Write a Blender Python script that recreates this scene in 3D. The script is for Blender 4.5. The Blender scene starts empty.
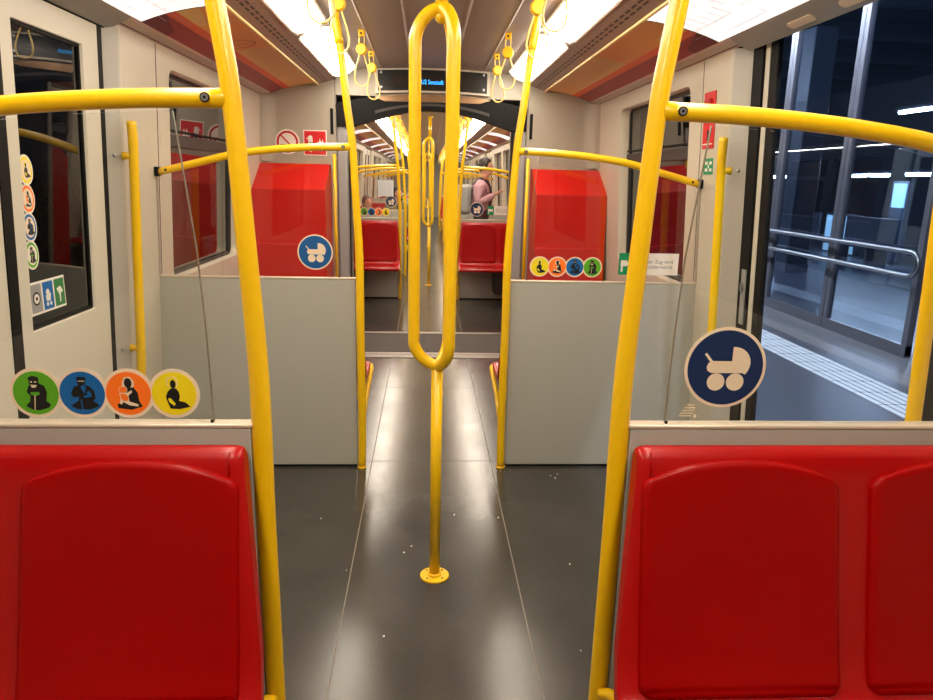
import bpy, bmesh, math, random
from mathutils import Vector, Matrix
random.seed(7)
PI = math.pi
SC = bpy.context.scene
COL = SC.collection

# ------------------------------------------------------------------ helpers
def lin(c):
    return tuple(((v/255)/12.92 if v/255 <= .04045 else ((v/255+.055)/1.055)**2.4) for v in c) + (1,)

def mat(name, rgb, rough=.5, metal=0, coat=0, spec=.5, noise=0, nscale=20, emit=0, bump=0, bscale=60, rvar=0):
    m = bpy.data.materials.new(name); m.use_nodes = True
    nt = m.node_tree; b = nt.nodes['Principled BSDF']
    c = lin(rgb)
    b.inputs['Base Color'].default_value = c
    b.inputs['Roughness'].default_value = rough
    b.inputs['Metallic'].default_value = metal
    b.inputs['Coat Weight'].default_value = coat
    b.inputs['Coat Roughness'].default_value = .12
    b.inputs['Specular IOR Level'].default_value = spec
    if emit:
        b.inputs['Emission Color'].default_value = c
        b.inputs['Emission Strength'].default_value = emit
    if noise or bump or rvar:
        tc = nt.nodes.new('ShaderNodeTexCoord')
        n = nt.nodes.new('ShaderNodeTexNoise'); n.inputs['Scale'].default_value = nscale; n.inputs['Detail'].default_value = 5
        nt.links.new(tc.outputs['Object'], n.inputs['Vector'])
        if noise:
            r = nt.nodes.new('ShaderNodeMapRange')
            r.inputs['To Min'].default_value = 1-noise; r.inputs['To Max'].default_value = 1+noise
            nt.links.new(n.outputs['Fac'], r.inputs['Value'])
            mx = nt.nodes.new('ShaderNodeMix'); mx.data_type = 'RGBA'; mx.blend_type = 'MULTIPLY'
            mx.inputs['Factor'].default_value = 1
            mx.inputs['A'].default_value = c
            nt.links.new(r.outputs['Result'], mx.inputs['B'])
            nt.links.new(mx.outputs['Result'], b.inputs['Base Color'])
        if rvar:
            r = nt.nodes.new('ShaderNodeMapRange')
            r.inputs['From Min'].default_value = .3; r.inputs['From Max'].default_value = .7
            r.inputs['To Min'].default_value = rough-rvar; r.inputs['To Max'].default_value = rough+rvar
            nt.links.new(n.outputs['Fac'], r.inputs['Value'])
            nt.links.new(r.outputs['Result'], b.inputs['Roughness'])
        if bump:
            n2 = nt.nodes.new('ShaderNodeTexNoise'); n2.inputs['Scale'].default_value = bscale
            nt.links.new(tc.outputs['Object'], n2.inputs['Vector'])
            bp = nt.nodes.new('ShaderNodeBump'); bp.inputs['Strength'].default_value = bump; bp.inputs['Distance'].default_value = .002
            nt.links.new(n2.outputs['Fac'], bp.inputs['Height'])
            nt.links.new(bp.outputs['Normal'], b.inputs['Normal'])
    return m

def glass(name, tint, ior=1.5, rough=0.0, boost=1.0, refl=(1, 1, 1)):
    m = bpy.data.materials.new(name); m.use_nodes = True
    nt = m.node_tree; nt.nodes.clear()
    o = nt.nodes.new('ShaderNodeOutputMaterial'); mx = nt.nodes.new('ShaderNodeMixShader')
    t = nt.nodes.new('ShaderNodeBsdfTransparent'); t.inputs['Color'].default_value = tint + (1,)
    g = nt.nodes.new('ShaderNodeBsdfGlossy'); g.inputs['Roughness'].default_value = rough
    g.inputs['Color'].default_value = refl + (1,)
    f = nt.nodes.new('ShaderNodeFresnel')
    ge = nt.nodes.new('ShaderNodeNewGeometry'); mr = nt.nodes.new('ShaderNodeMapRange')
    mr.inputs['To Min'].default_value = ior; mr.inputs['To Max'].default_value = 1/ior      # leaving the pane reflects like entering it
    nt.links.new(ge.outputs['Backfacing'], mr.inputs['Value']); nt.links.new(mr.outputs['Result'], f.inputs['IOR'])
    mm = nt.nodes.new('ShaderNodeMath'); mm.operation = 'MULTIPLY'; mm.inputs[1].default_value = boost; mm.use_clamp = True
    nt.links.new(f.outputs[0], mm.inputs[0]); nt.links.new(mm.outputs[0], mx.inputs[0])
    nt.links.new(t.outputs[0], mx.inputs[1]); nt.links.new(g.outputs[0], mx.inputs[2])
    nt.links.new(mx.outputs[0], o.inputs['Surface'])
    return m

def tag(o, label=None, cat=None, group=None, kind=None):
    if label: o['label'] = label
    if cat: o['category'] = cat
    if group: o['group'] = group
    if kind: o['kind'] = kind
    return o

def empty(name, loc=(0, 0, 0), rz=0):
    o = bpy.data.objects.new(name, None); COL.objects.link(o)
    o.location = loc; o.rotation_euler = (0, 0, rz); o.empty_display_size = .05
    return o

class MB:
    """collects shapes for ONE mesh object"""
    def __init__(s): s.bm = bmesh.new(); s.mats = []; s.mi = 0
    def use(s, m):
        if m not in s.mats: s.mats.append(m)
        s.mi = s.mats.index(m); return s
    def face(s, pts, smooth=False):
        vs = [s.bm.verts.new(p) for p in pts]
        f = s.bm.faces.new(vs); f.material_index = s.mi; f.smooth = smooth; return f
    def box(s, x0, x1, y0, y1, z0, z1, bev=0, seg=2):
        if x0 > x1: x0, x1 = x1, x0
        r = bmesh.ops.create_cube(s.bm, size=1)
        vs = r['verts']
        for v in vs: v.co = Vector(((x0+x1)/2+v.co.x*(x1-x0), (y0+y1)/2+v.co.y*(y1-y0), (z0+z1)/2+v.co.z*(z1-z0)))
        fs = set(f for v in vs for f in v.link_faces)
        for f in fs: f.material_index = s.mi
        if bev:
            es = list(set(e for v in vs for e in v.link_edges))
            r = bmesh.ops.bevel(s.bm, geom=es, offset=bev, segments=seg, affect='EDGES', profile=.5)
            for f in r['faces']: f.material_index = s.mi; f.smooth = True
        return s
    def tube(s, pts, r, n=14, cap=True, closed=False):
        P = [Vector(p) for p in pts]; m = len(P)
        rr = r if isinstance(r, (list, tuple)) else [r]*m
        T = []
        for i in range(m):
            if closed: t = P[(i+1) % m]-P[i-1]
            else: t = P[min(i+1, m-1)]-P[max(i-1, 0)]
            T.append(t.normalized())
        a = Vector((0, 0, 1)) if abs(T[0].z) < .9 else Vector((1, 0, 0))
        nrm = T[0].cross(a).normalized(); rings = []
        for i in range(m):
            if i:
                ax = T[i-1].cross(T[i])
                if ax.length > 1e-7:
                    nrm = Matrix.Rotation(T[i-1].angle(T[i]), 3, ax.normalized()) @ nrm
            nrm = (nrm - T[i]*nrm.dot(T[i])).normalized()
            bn = T[i].cross(nrm)
            rings.append([s.bm.verts.new(P[i]+(nrm*math.cos(2*PI*k/n)+bn*math.sin(2*PI*k/n))*rr[i]) for k in range(n)])
        rng = range(m if closed else m-1)
        for i in rng:
            A, B = rings[i], rings[(i+1) % m]
            for k in range(n):
                f = s.bm.faces.new((A[k], A[(k+1) % n], B[(k+1) % n], B[k])); f.smooth = True; f.material_index = s.mi
        if cap and not closed:
            f = s.bm.faces.new(rings[0][::-1]); f.material_index = s.mi
            f = s.bm.faces.new(rings[-1]); f.material_index = s.mi
        return s
    def prism(s, poly, axis, a, b):
        """poly in the two other axes, extruded from a to b along axis"""
        def mk(p, t):
            if axis == 'x': return (t, p[0], p[1])
            if axis == 'y': return (p[0], t, p[1])
            return (p[0], p[1], t)
        A = [s.bm.verts.new(mk(p, a)) for p in poly]; B = [s.bm.verts.new(mk(p, b)) for p in poly]
        n = len(poly)
        fs = [s.bm.faces.new(A), s.bm.faces.new(B[::-1])]
        for i in range(n): fs.append(s.bm.faces.new((A[i], B[i], B[(i+1) % n], A[(i+1) % n])))
        for f in fs: f.material_index = s.mi
        return s
    def disc(s, c, r, axis, t, n=28, ry=None):
        ry = ry or r
        i, j = {'x': (1, 2), 'y': (0, 2), 'z': (0, 1)}[axis]; k = 'xyz'.index(axis)
        poly = [(c[i]+r*math.cos(2*PI*q/n), c[j]+ry*math.sin(2*PI*q/n)) for q in range(n)]
        return s.prism(poly, axis, c[k]-t/2, c[k]+t/2)
    def ball(s, c, r, sx=1, sy=1, sz=1, u=16, v=10):
        g = bmesh.ops.create_uvsphere(s.bm, u_segments=u, v_segments=v, radius=1)
        for w in g['verts']: w.co = Vector((c[0]+w.co.x*r*sx, c[1]+w.co.y*r*sy, c[2]+w.co.z*r*sz))
        for f in set(f for w in g['verts'] for f in w.link_faces): f.smooth = True; f.material_index = s.mi
        return s
    def build(s, name, parent=None, xf=None):
        bm = s.bm
        if xf:
            for v in bm.verts: v.co = xf(v.co)
        bmesh.ops.recalc_face_normals(bm, faces=bm.faces)
        me = bpy.data.meshes.new(name); bm.to_mesh(me); bm.free()
        for m in s.mats: me.materials.append(m)
        o = bpy.data.objects.new(name, me); COL.objects.link(o)
        if parent: o.parent = parent
        return o

def mb(m): return MB().use(m)

def copy_tree(o, parent=None):
    c = o.copy(); COL.objects.link(c)
    if parent: c.parent = parent
    for ch in list(o.children):
        copy_tree(ch, c)
    return c

def smooth_path(pts, k=6):
    """Catmull-Rom"""
    P = [Vector(p) for p in pts]; P = [P[0]*2-P[1]]+P+[P[-1]*2-P[-2]]
    out = []
    for i in range(1, len(P)-2):
        for j in range(k):
            t = j/k
            out.append(.5*((2*P[i])+(P[i+1]-P[i-1])*t+(2*P[i-1]-5*P[i]+4*P[i+1]-P[i+2])*t*t+(3*P[i]-P[i-1]-3*P[i+1]+P[i+2])*t**3))
    out.append(P[-2]); return out

# ------------------------------------------------------------------ materials
YEL = mat('yellow_lacquer', (240, 192, 6), .3, coat=.3, noise=.04, nscale=6)
YELD = mat('yellow_plastic', (252, 198, 20), .4)
WALL = mat('wall_beige_laminate', (198, 190, 172), .33, noise=.02, nscale=3)
PAN = mat('partition_grey', (172, 171, 161), .5, bump=.15, bscale=300)
CAPLIT = mat('rail_cap_lit', (205, 192, 172), .32, metal=.25)
ENDW = mat('end_wall_grey', (166, 159, 143), .5)
CEIL = mat('ceiling_grey', (158, 144, 132), .42)
DOORM = mat('door_cream', (206, 200, 184), .35)
BLK = mat('black_rubber', (11, 10, 10), .6, spec=.2)
DRK = mat('dark_grey', (52, 47, 44), .5)
DBR = mat('bellows_dark', (50, 44, 42), .55)
GRYP = mat('grey_pillar', (150, 148, 146), .4)
STEEL = mat('brushed_steel', (170, 170, 175), .28, metal=1)
RED = mat('red_seat_shell', (166, 2, 2), .36, coat=.22, spec=.25, noise=.03, nscale=5, bump=.05, bscale=400)
REDP = mat('red_seat_pad', (152, 0, 0), .42, coat=.10, spec=.12, noise=.06, nscale=6, bump=.08, bscale=500)
REDC = mat('red_cabinet', (198, 16, 8), .4, spec=.3)
SREDM = mat('sign_red', (206, 20, 22), .45)
WHT = mat('white_plastic', (232, 226, 216), .45)
CREAM = mat('cream_print', (232, 212, 182), .5)
TRIMM = mat('trim_silver', (188, 178, 165), .35, metal=.4)
TRIMHL = mat('trim_strip_highlight', (255, 228, 160), .25)  # specular highlight along the trim, put into its pale gold base colour
HDR = mat('door_header_grey', (150, 146, 140), .4)
LENS = mat('lamp_lens', (255, 240, 220), .4, emit=21)
LENSR = mat('lamp_rim', (214, 200, 184), .35)
SGLASS = glass('screen_glass', (.97, .975, .965), 1.45, boost=.9)
WGLASS = glass('window_glass_dark', (.30, .31, .33), 1.5, boost=1.25)
PGLASS = glass('platform_glass', (.78, .84, .92), 1.5, boost=1.5, refl=(.8, .88, 1))
NAVY = mat('navy_print', (6, 38, 84), .5)
BLU = mat('blue_print', (0, 98, 168), .5)
GRN = mat('green_print', (88, 170, 22), .5)
ORG = mat('orange_print', (255, 120, 20), .5)
YLP = mat('yellow_print', (240, 218, 8), .5)
INK = mat('black_print', (10, 10, 12), .5)
SGREEN = mat('safety_green', (10, 140, 90), .5)
TRED = mat('sign_dark_red', (180, 22, 26), .5)

def floor_material():
    m = bpy.data.materials.new('floor_vinyl'); m.use_nodes = True
    nt = m.node_tree; b = nt.nodes['Principled BSDF']; L = nt.links.new
    tc = nt.nodes.new('ShaderNodeTexCoord')
    n1 = nt.nodes.new('ShaderNodeTexNoise'); n1.inputs['Scale'].default_value = 3; n1.inputs['Detail'].default_value = 8
    n2 = nt.nodes.new('ShaderNodeTexNoise'); n2.inputs['Scale'].default_value = 260; n2.inputs['Detail'].default_value = 2
    L(tc.outputs['Object'], n1.inputs['Vector']); L(tc.outputs['Object'], n2.inputs['Vector'])
    r = nt.nodes.new('ShaderNodeValToRGB')
    r.color_ramp.elements[0].position = .15; r.color_ramp.elements[0].color = lin((52, 50, 46))
    r.color_ramp.elements[1].position = .85; r.color_ramp.elements[1].color = lin((66, 63, 58))
    L(n1.outputs['Fac'], r.inputs['Fac'])
    sp = nt.nodes.new('ShaderNodeValToRGB')
    sp.color_ramp.elements[0].position = .60; sp.color_ramp.elements[0].color = (1, 1, 1, 1)
    sp.color_ramp.elements[1].position = .74; sp.color_ramp.elements[1].color = (2.2, 2.1, 1.9, 1)
    L(n2.outputs['Fac'], sp.inputs['Fac'])
    mx = nt.nodes.new('ShaderNodeMix'); mx.data_type = 'RGBA'; mx.blend_type = 'MULTIPLY'; mx.inputs['Factor'].default_value = 1
    L(r.outputs['Color'], mx.inputs['A']); L(sp.outputs['Color'], mx.inputs['B']); L(mx.outputs['Result'], b.inputs['Base Color'])
    rr = nt.nodes.new('ShaderNodeMapRange'); rr.inputs['From Min'].default_value = .1; rr.inputs['From Max'].default_value = .9
    rr.inputs['To Min'].default_value = .17; rr.inputs['To Max'].default_value = .27
    L(n1.outputs['Fac'], rr.inputs['Value']); L(rr.outputs['Result'], b.inputs['Roughness'])
    bp = nt.nodes.new('ShaderNodeBump'); bp.inputs['Strength'].default_value = .10; bp.inputs['Distance'].default_value = .0006
    L(n2.outputs['Fac'], bp.inputs['Height']); L(bp.outputs['Normal'], b.inputs['Normal'])
    return m
FLOOR = floor_material()
SEAM = mat('floor_seam', (120, 110, 98), .5)
SEAMD = mat('floor_seam_dark', (34, 32, 30), .5)

def vent_material():
    m = bpy.data.materials.new('vent_slotted'); m.use_nodes = True
    nt = m.node_tree; b = nt.nodes['Principled BSDF']; L = nt.links.new
    tc = nt.nodes.new('ShaderNodeTexCoord'); sx = nt.nodes.new('ShaderNodeSeparateXYZ'); L(tc.outputs['Object'], sx.inputs[0])
    def mth(op, a, v=None, bb=None):
        n = nt.nodes.new('ShaderNodeMath'); n.operation = op
        L(a, n.inputs[0])
        if v is not None: n.inputs[1].default_value = v
        if bb is not None: L(bb, n.inputs[1])
        return n.outputs[0]
    fy = mth('FRACT', mth('MULTIPLY', sx.outputs['Y'], 11)); slot = mth('GREATER_THAN', fy, .28)
    ax = mth('ABSOLUTE', sx.outputs['X'])
    r1 = mth('LESS_THAN', mth('ABSOLUTE', mth('SUBTRACT', ax, .798)), .0055)
    r2 = mth('LESS_THAN', mth('ABSOLUTE', mth('SUBTRACT', ax, .820)), .0055)
    rows = mth('MAXIMUM', r1, None, r2); fac = mth('MULTIPLY', rows, None, slot)
    mx = nt.nodes.new('ShaderNodeMix'); mx.data_type = 'RGBA'; mx.inputs['A'].default_value = lin((148, 126, 112)); mx.inputs['B'].default_value = lin((34, 24, 20))
    L(fac, mx.inputs['Factor']); L(mx.outputs['Result'], b.inputs['Base Color']); b.inputs['Roughness'].default_value = .5
    return m
VENT = vent_material()

def tread_material():
    m = mat('gangway_tread', (74, 64, 58), .6)
    nt = m.node_tree; b = nt.nodes['Principled BSDF']
    tc = nt.nodes.new('ShaderNodeTexCoord'); w = nt.nodes.new('ShaderNodeTexWave'); w.inputs['Scale'].default_value = 22
    nt.links.new(tc.outputs['Object'], w.inputs['Vector'])
    bp = nt.nodes.new('ShaderNodeBump'); bp.inputs['Strength'].default_value = .8; bp.inputs['Distance'].default_value = .004
    nt.links.new(w.outputs['Fac'], bp.inputs['Height']); nt.links.new(bp.outputs['Normal'], b.inputs['Normal'])
    return m
TREAD = tread_material(); PLATE = mat('threshold_plate', (150, 142, 134), .4, metal=.6)

# ------------------------------------------------------------------ cross-section
def wx(z): return 1.34 - .05*(z-1.0)          # inner face of the side wall, leaning inwards
def leaner(side, base=1.34):
    """local x = distance outwards from the wall face"""
    def f(c):
        return Vector((side*(base-.05*(c.z-1.0)+c.x), c.y, c.z))
    return f
PARTS = [1.375, 3.50]
Y_BACK, Y_END = -2.6, 5.70
YB0, YB1 = 6.86, 28.0                          # next carriage
VEST = [(1.375, 3.50), (8.85, 11.0), (14.7, 16.85), (20.55, 22.7)]

def stop(o, kind='structure'): o['kind'] = kind; return o

# floor ------------------------------------------------------------
f = mb(FLOOR).box(-1.42, 1.42, Y_BACK, 5.80, -.05, 0)
f.use(SEAM)
for sx in (-1, 1): f.box(sx*.322-.0022, sx*.322+.0022, Y_BACK, 5.80, 0, .0006)
f.use(SEAMD)
for y in (.9, 3.56, 4.93): f.box(-1.38, 1.38, y-.002, y+.002, 0, .0005)
stop(f.build('floor'))
f = mb(FLOOR).box(-1.42, 1.42, 6.80, YB1, -.05, 0)
f.use(SEAM)
for sx in (-1, 1): f.box(sx*.322-.0022, sx*.322+.0022, 6.80, YB1, 0, .0006)
stop(f.build('floor'))

# ceilings ---------------------------------------------------------
def strip(prof, y0, y1, m, name, th=.02, both=False, ysub=1, segs=None):
    b = mb(m)
    for sd in ((1, -1) if both else (1,)):
        P = [(sd*x, z) for x, z in prof]
        poly = P + [(x, z+th) for x, z in reversed(P)]
        b.prism(poly, 'y', y0, y1)
    return b.build(name)

cen = [(-.565, 2.285), (-.53, 2.297), (-.40, 2.300), (-.392, 2.296), (-.384, 2.300), (-.17, 2.304), (-.162, 2.300), (-.154, 2.304),
       (.154, 2.304), (.162, 2.300), (.17, 2.304), (.384, 2.300), (.392, 2.296), (.40, 2.300), (.53, 2.297), (.565, 2.285)]
ADP = [(.885, 2.178), (.97, 2.168), (1.05, 2.153), (1.14, 2.131), (1.225, 2.100)]
for (a, b_) in ((Y_BACK, Y_END), (YB0, YB1)):
    stop(strip(cen, a, b_, CEIL, 'ceiling'))
    for sd in (-1, 1):
        n = 'trim_1' if sd < 0 else 'trim_2'
        pf = lambda P: [(sd*x, z) for x, z in P]
        stop(strip(pf([(.735, 2.216), (.868, 2.174)]), a, b_, VENT, n))
        stop(strip(pf([(.866, 2.166), (.874, 2.163), (.884, 2.168), (.886, 2.178)]), a, b_, TRIMHL, n))
        # backing of the poster channel and the trough over the lamps
        stop(strip(pf([(.868, 2.21), (.97, 2.19), (1.05, 2.175), (1.14, 2.153), (1.225, 2.125)]), a, b_, DRK, n))
        stop(strip(pf([(.55, 2.33), (.78, 2.26)]), a, b_, DRK, n))
# the light band between the posters and the wall, and the door headers
def wallband(y0, y1, sd):
    stop(strip([(sd*x, z) for x, z in ((1.222, 2.102), (1.232, 2.092), (1.280, 2.080), (1.287, 2.072))], y0, y1, TRIMM, 'trim_3', th=.012))
    stop(strip([(sd*x, z) for x, z in ((1.28, 2.078), (1.345, 2.066))], y0, y1, BLK, 'trim_3', th=.01))
def header(y0, y1, sd, plates):
    b = mb(HDR)
    P = [(sd*x, z) for x, z in ((1.222, 2.102), (1.232, 2.094), (1.322, 2.052), (1.335, 2.060), (1.34, 2.18), (1.222, 2.16))]
    b.prism(P, 'y', y0, y1)
    b.use(BLK)
    if sd < 0: b.box(sd*1.325, sd*1.42, y0, y1, 2.05, 2.18)
    else: b.box(sd*1.42, sd*1.46, y0, y1, 2.20, 2.34)
    h = stop(b.build('trim_4'))
    if plates:
        for y in plates:
            # oval recessed lamp covers in the header
            ob = mb(CREAM)
            n = 24; top = []
            L_, W_ = .085, .017
            d = Vector((sd*.09, 0, -.042)).normalized(); nn = Vector((-sd*.042, 0, -.09)).normalized()
            c = Vector((sd*1.285, y, 2.0693))
            A = []; B = []
            for q in range(n):
                an = 2*PI*q/n
                v = Vector((0, 1, 0))*(math.copysign(L_-W_, math.cos(an))+W_*math.cos(an)) + d*W_*math.sin(an)
                A.append(c+v-nn*.002); B.append(c+v+nn*.004)
            ob.face(A); ob.face(B)
            for q in range(n): ob.face((A[q], B[q], B[(q+1) % n], A[(q+1) % n]))
            ob.build('lamp_cover', h)

# ------------------------------------------------------------------ side walls
def rrect(y0, y1, z0, z1, r, k=5):
    pts = []
    for (cy, cz, a0) in ((y1-r, z1-r, 0), (y0+r, z1-r, 90), (y0+r, z0+r, 180), (y1-r, z0+r, 270)):
        for i in range(k+1):
            a = math.radians(a0+90*i/k); pts.append((cy+r*math.cos(a), cz+r*math.sin(a)))
    return pts
def outer_for(inner, y0, y1, z0, z1, k=5):
    out = []; cs = [(y1, z1), (y0, z1), (y0, z0), (y1, z0)]; cy, cz = (y0+y1)/2, (z0+z1)/2
    iy0 = min(p[0] for p in inner); iy1 = max(p[0] for p in inner); iz0 = min(p[1] for p in inner); iz1 = max(p[1] for p in inner)
    for q in range(4):
        for i in range(k+1):
            p = inner[q*(k+1)+i]; c = cs[q]
            first = i < k/2
            # corner quads: half of the arc goes to one side of the corner, half to the other
            if q in (0, 2): out.append((c[0], p[1]) if first and i == 0 else ((p[0], c[1]) if i == k else c))
            else: out.append((p[0], c[1]) if i == 0 else ((c[0], p[1]) if i == k else c))
    return out
def holed(b, y0, y1, z0, z1, hole, r, depth, xin=0):
    """wall slab in (depth,y,z) with a rounded opening; returns inner loop"""
    k = 5; I = rrect(*hole, r, k); O = outer_for(I, y0, y1, z0, z1, k); n = len(I)
    V = lambda p, x: b.bm.verts.new((x, p[0], p[1]))
    vi = [V(p, xin) for p in I]; vo = [V(p, xin) for p in O]; vb = [V(p, xin+depth) for p in I]
    for i in range(n):
        j = (i+1) % n
        pts = [vo[i], vo[j], vi[j], vi[i]]
        if (vo[i].co-vo[j].co).length < 1e-6: pts = [vo[i], vi[j], vi[i]]
        f = b.bm.faces.new(pts); f.material_index = b.mi
        f = b.bm.faces.new((vi[i], vi[j], vb[j], vb[i])); f.material_index = b.mi; f.smooth = True
    return I

def side_wall(sd, y0, y1, wins, name):
    """panelled wall between two door bays with windows (list of (ya, yb))"""
    b = mb(WALL)
    edges = sorted(wins)
    cuts = [y0]
    for i in range(len(edges)-1): cuts.append((edges[i][1]+edges[i+1][0])/2)
    cuts.append(y1)
    for i, (a, c) in enumerate(edges):
        holed(b, cuts[i], cuts[i+1], 0, 2.10, (a, c, .955, 1.985), .06, .075)
    if not edges: b.box(0, .02, y0, y1, 0, 2.10)
    # outer skin behind
    b.use(DRK)
    zz = [(0, .93), (2.0, 2.15)]
    for z0, z1 in zz: b.box(.09, .12, y0, y1, z0, z1)
    cy = [y0]
    for a, c in edges: cy += [a-.01, c+.01]
    cy.append(y1)
    for q in range(0, len(cy), 2): b.box(.09, .12, cy[q], cy[q+1], .93, 2.0)
    w = stop(b.build(name, xf=leaner(sd)))
    return w

def side_window(sd, a, c, num):
    w = mb(DRK)
    # frame ring
    t = .022
    for (p, q, r_, s_) in ((a-.005, c+.005, .95, .95+t), (a-.005, c+.005, 1.99-t, 1.99), (a-.005, a+t, .95, 1.99), (c-t, c+.005, .95, 1.99)):
        w.box(.062, .088, p, q, r_, s_)
    w.box(.048, .085, a, c, 1.625, 1.69, .004)
    w.use(BLK).box(.045, .06, a+.02, c-.02, 1.703, 1.712)
    o = stop(w.build('window_%d' % num, xf=leaner(sd)))
    g = mb(WGLASS).box(.078, .082, a+.01, c-.01, .96, 1.63).build('pane', o, xf=leaner(sd))
    g = mb(WGLASS).box(.070, .074, a+.01, c-.01, 1.69, 1.98).build('vent_pane', o, xf=leaner(sd))
    return o

CHAM = mat('pillar_return', (184, 179, 168), .4)
def pillar(sd, ya, yb, door_at_low):
    """rounded wall end beside a door; door side at ya if door_at_low"""
    b = mb(WALL)
    e, o = (ya, 1) if door_at_low else (yb, -1)
    far = yb if door_at_low else ya
    b.prism([(0, far), (0, e+o*.082), (.003, e+o*.072), (.11, e+o*.072), (.11, far)], 'z', 0, 2.10)
    b.use(CHAM).prism([(.0035, e+o*.0719), (.007, e+o*.064), (.050, e+o*.010), (.062, e), (.112, e), (.112, e+o*.0719)], 'z', 0, 2.10)
    return stop(b.build('wall_left' if sd < 0 else 'wall_right', xf=leaner(sd)))

wn = [0]
def bay(sd, y0, y1, wins):
    side_wall(sd, y0, y1, wins, 'wall_left' if sd < 0 else 'wall_right')
    for a, c in wins:
        wn[0] += 1; side_window(sd, a, c, wn[0])
for sd in (-1, 1):
    bay(sd, Y_BACK, 1.50, [(-.95, .95)])
    bay(sd, 3.40, 5.71, [(3.68, 5.00)])
    pillar(sd, 3.055 if sd < 0 else 3.12, 3.401, True); pillar(sd, 1.499, 1.80, False)
    bay(sd, YB0, 8.75, [(7.15, 8.45)])
    wallband(Y_BACK, 1.8, sd); wallband(3.10, Y_END, sd); wallband(YB0, YB1, sd)
    header(1.80, 3.11, sd, (2.62, 2.29) if sd > 0 else None)
    # next carriage: bays between the door bays
    for (a, b_) in ((11.1, 14.6), (16.95, 20.45), (22.8, YB1)):
        m_ = (a+b_)/2; bay(sd, a, b_, [(a+.25, m_-.12), (m_+.12, b_-.25)])
# vertical joint lines in the wall panels
for sd in (-1, 1):
    b = mb(SEAMD).box(-.0012, .002, 3.512, 3.517, 1.01, 2.07)
    stop(b.build('trim_5', xf=leaner(sd)))
    b = mb(TRIMM).box(-.006, .002, 3.475, 3.492, 1.01, 1.50)
    stop(b.build('trim_5', xf=leaner(sd)))

# ------------------------------------------------------------------ doors
def door_leaf(sd, ya, yb, za, zb, wy0, wy1, root, handle=False):
    b = mb(DOORM)
    I = holed(b, ya, yb, za, zb, (wy0, wy1, .955, 1.955), .006, .022)
    b.box(.022, .04, ya, yb, za, .94); b.box(.022, .04, ya, yb, 1.97, zb)
    b.box(.022, .04, ya, wy0-.012, .94, 1.97); b.box(.022, .04, wy1+.012, yb, .94, 1.97)
    o = b.build('door_leaf', root, xf=leaner(sd, 1.375))
    fr = mb(BLK)
    t = .012
    for (p, q, r_, s_) in ((wy0, wy1, .955, .955+t), (wy0, wy1, 1.955-t, 1.955), (wy0, wy0+t, .955, 1.955), (wy1-t, wy1, .955, 1.955)):
        fr.box(.012, .024, p, q, r_, s_)
    fr.build('window_gasket', o, xf=leaner(sd, 1.375))
    mb(WGLASS).box(.019, .023, wy0+.002, wy1-.002, .957, 1.953).build('pane', o, xf=leaner(sd, 1.375))
    return o
d1 = stop(empty('door_1', (0, 0, 0)))
door_leaf(-1, 2.342, 3.003, .02, 2.045, 2.412, 2.880, d1)
door_leaf(-1, 1.65, 2.285, .02, 2.045, 1.74, 2.21, d1)
mb(BLK).box(-.004, .03, 2.286, 2.341, .02, 2.045).build('rubber_seal', d1, xf=leaner(-1, 1.375))
mb(BLK).box(.005, .045, 3.003, 3.056, 0, 2.06).box(.015, .045, 1.60, 1.65, 0, 2.06).build('recess_strip', d1, xf=leaner(-1, 1.375))
# right door stands open, leaves outside the body: only the edges show
d2 = stop(empty('door_2', (0, 0, 0)))
b = mb(BLK).box(.060, .10, 3.032, 3.15, .02, 2.12)
b.build('recess_strip', d2, xf=leaner(1))
mb(GRYP).box(.054, .061, 3.045, 3.085, .88, 1.13, .002).build('lock_plate', d2, xf=leaner(1))
mb(STEEL).disc((.052, 3.066, 1.05), .014, 'x', .010, ry=.024).build('lock_cylinder', d2, xf=leaner(1))
mb(DOORM).box(.070, .120, 2.994, 3.031, .02, 2.12, .004).box(.101, .120, 3.031, 3.45, .02, 2.12).build('door_leaf', d2, xf=leaner(1))
mb(BLK).box(.072, .095, 2.927, 2.993, .02, 2.12, .006).build('rubber_seal', d2, xf=leaner(1))
mb(DOORM).box(.10, .145, 1.45, 1.86, .02, 2.04, .004).build('door_leaf', d2, xf=leaner(1))
mb(BLK).box(.105, .15, 1.86, 1.92, .02, 2.04, .006).build('rubber_seal', d2, xf=leaner(1))
mb(STEEL).box(1.36, 1.47, 1.80, 3.08, -.045, .004).build('threshold', d2)
# closed doors in the next carriage
dn = 2
for (a, c) in VEST[1:]:
    for sd in (-1, 1):
        dn += 1; dd = stop(empty('door_%d' % dn, (0, 0, 0))); m_ = (a+c)/2
        door_leaf(sd, m_+.03, m_+.70, .02, 2.07, m_+.13, m_+.60, dd)
        door_leaf(sd, m_-.70, m_-.03, .02, 2.07, m_-.60, m_-.13, dd)
        mb(BLK).box(0, .03, m_-.03, m_+.03, .02, 2.07).box(.01, .05, m_+.70, m_+.77, 0, 2.08).box(.01, .05, m_-.77, m_-.70, 0, 2.08).build('rubber_seal', dd, xf=leaner(sd, 1.375))
        pillar(sd, m_+.77, c+.12, True); pillar(sd, a-.12, m_-.77, False)

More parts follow.
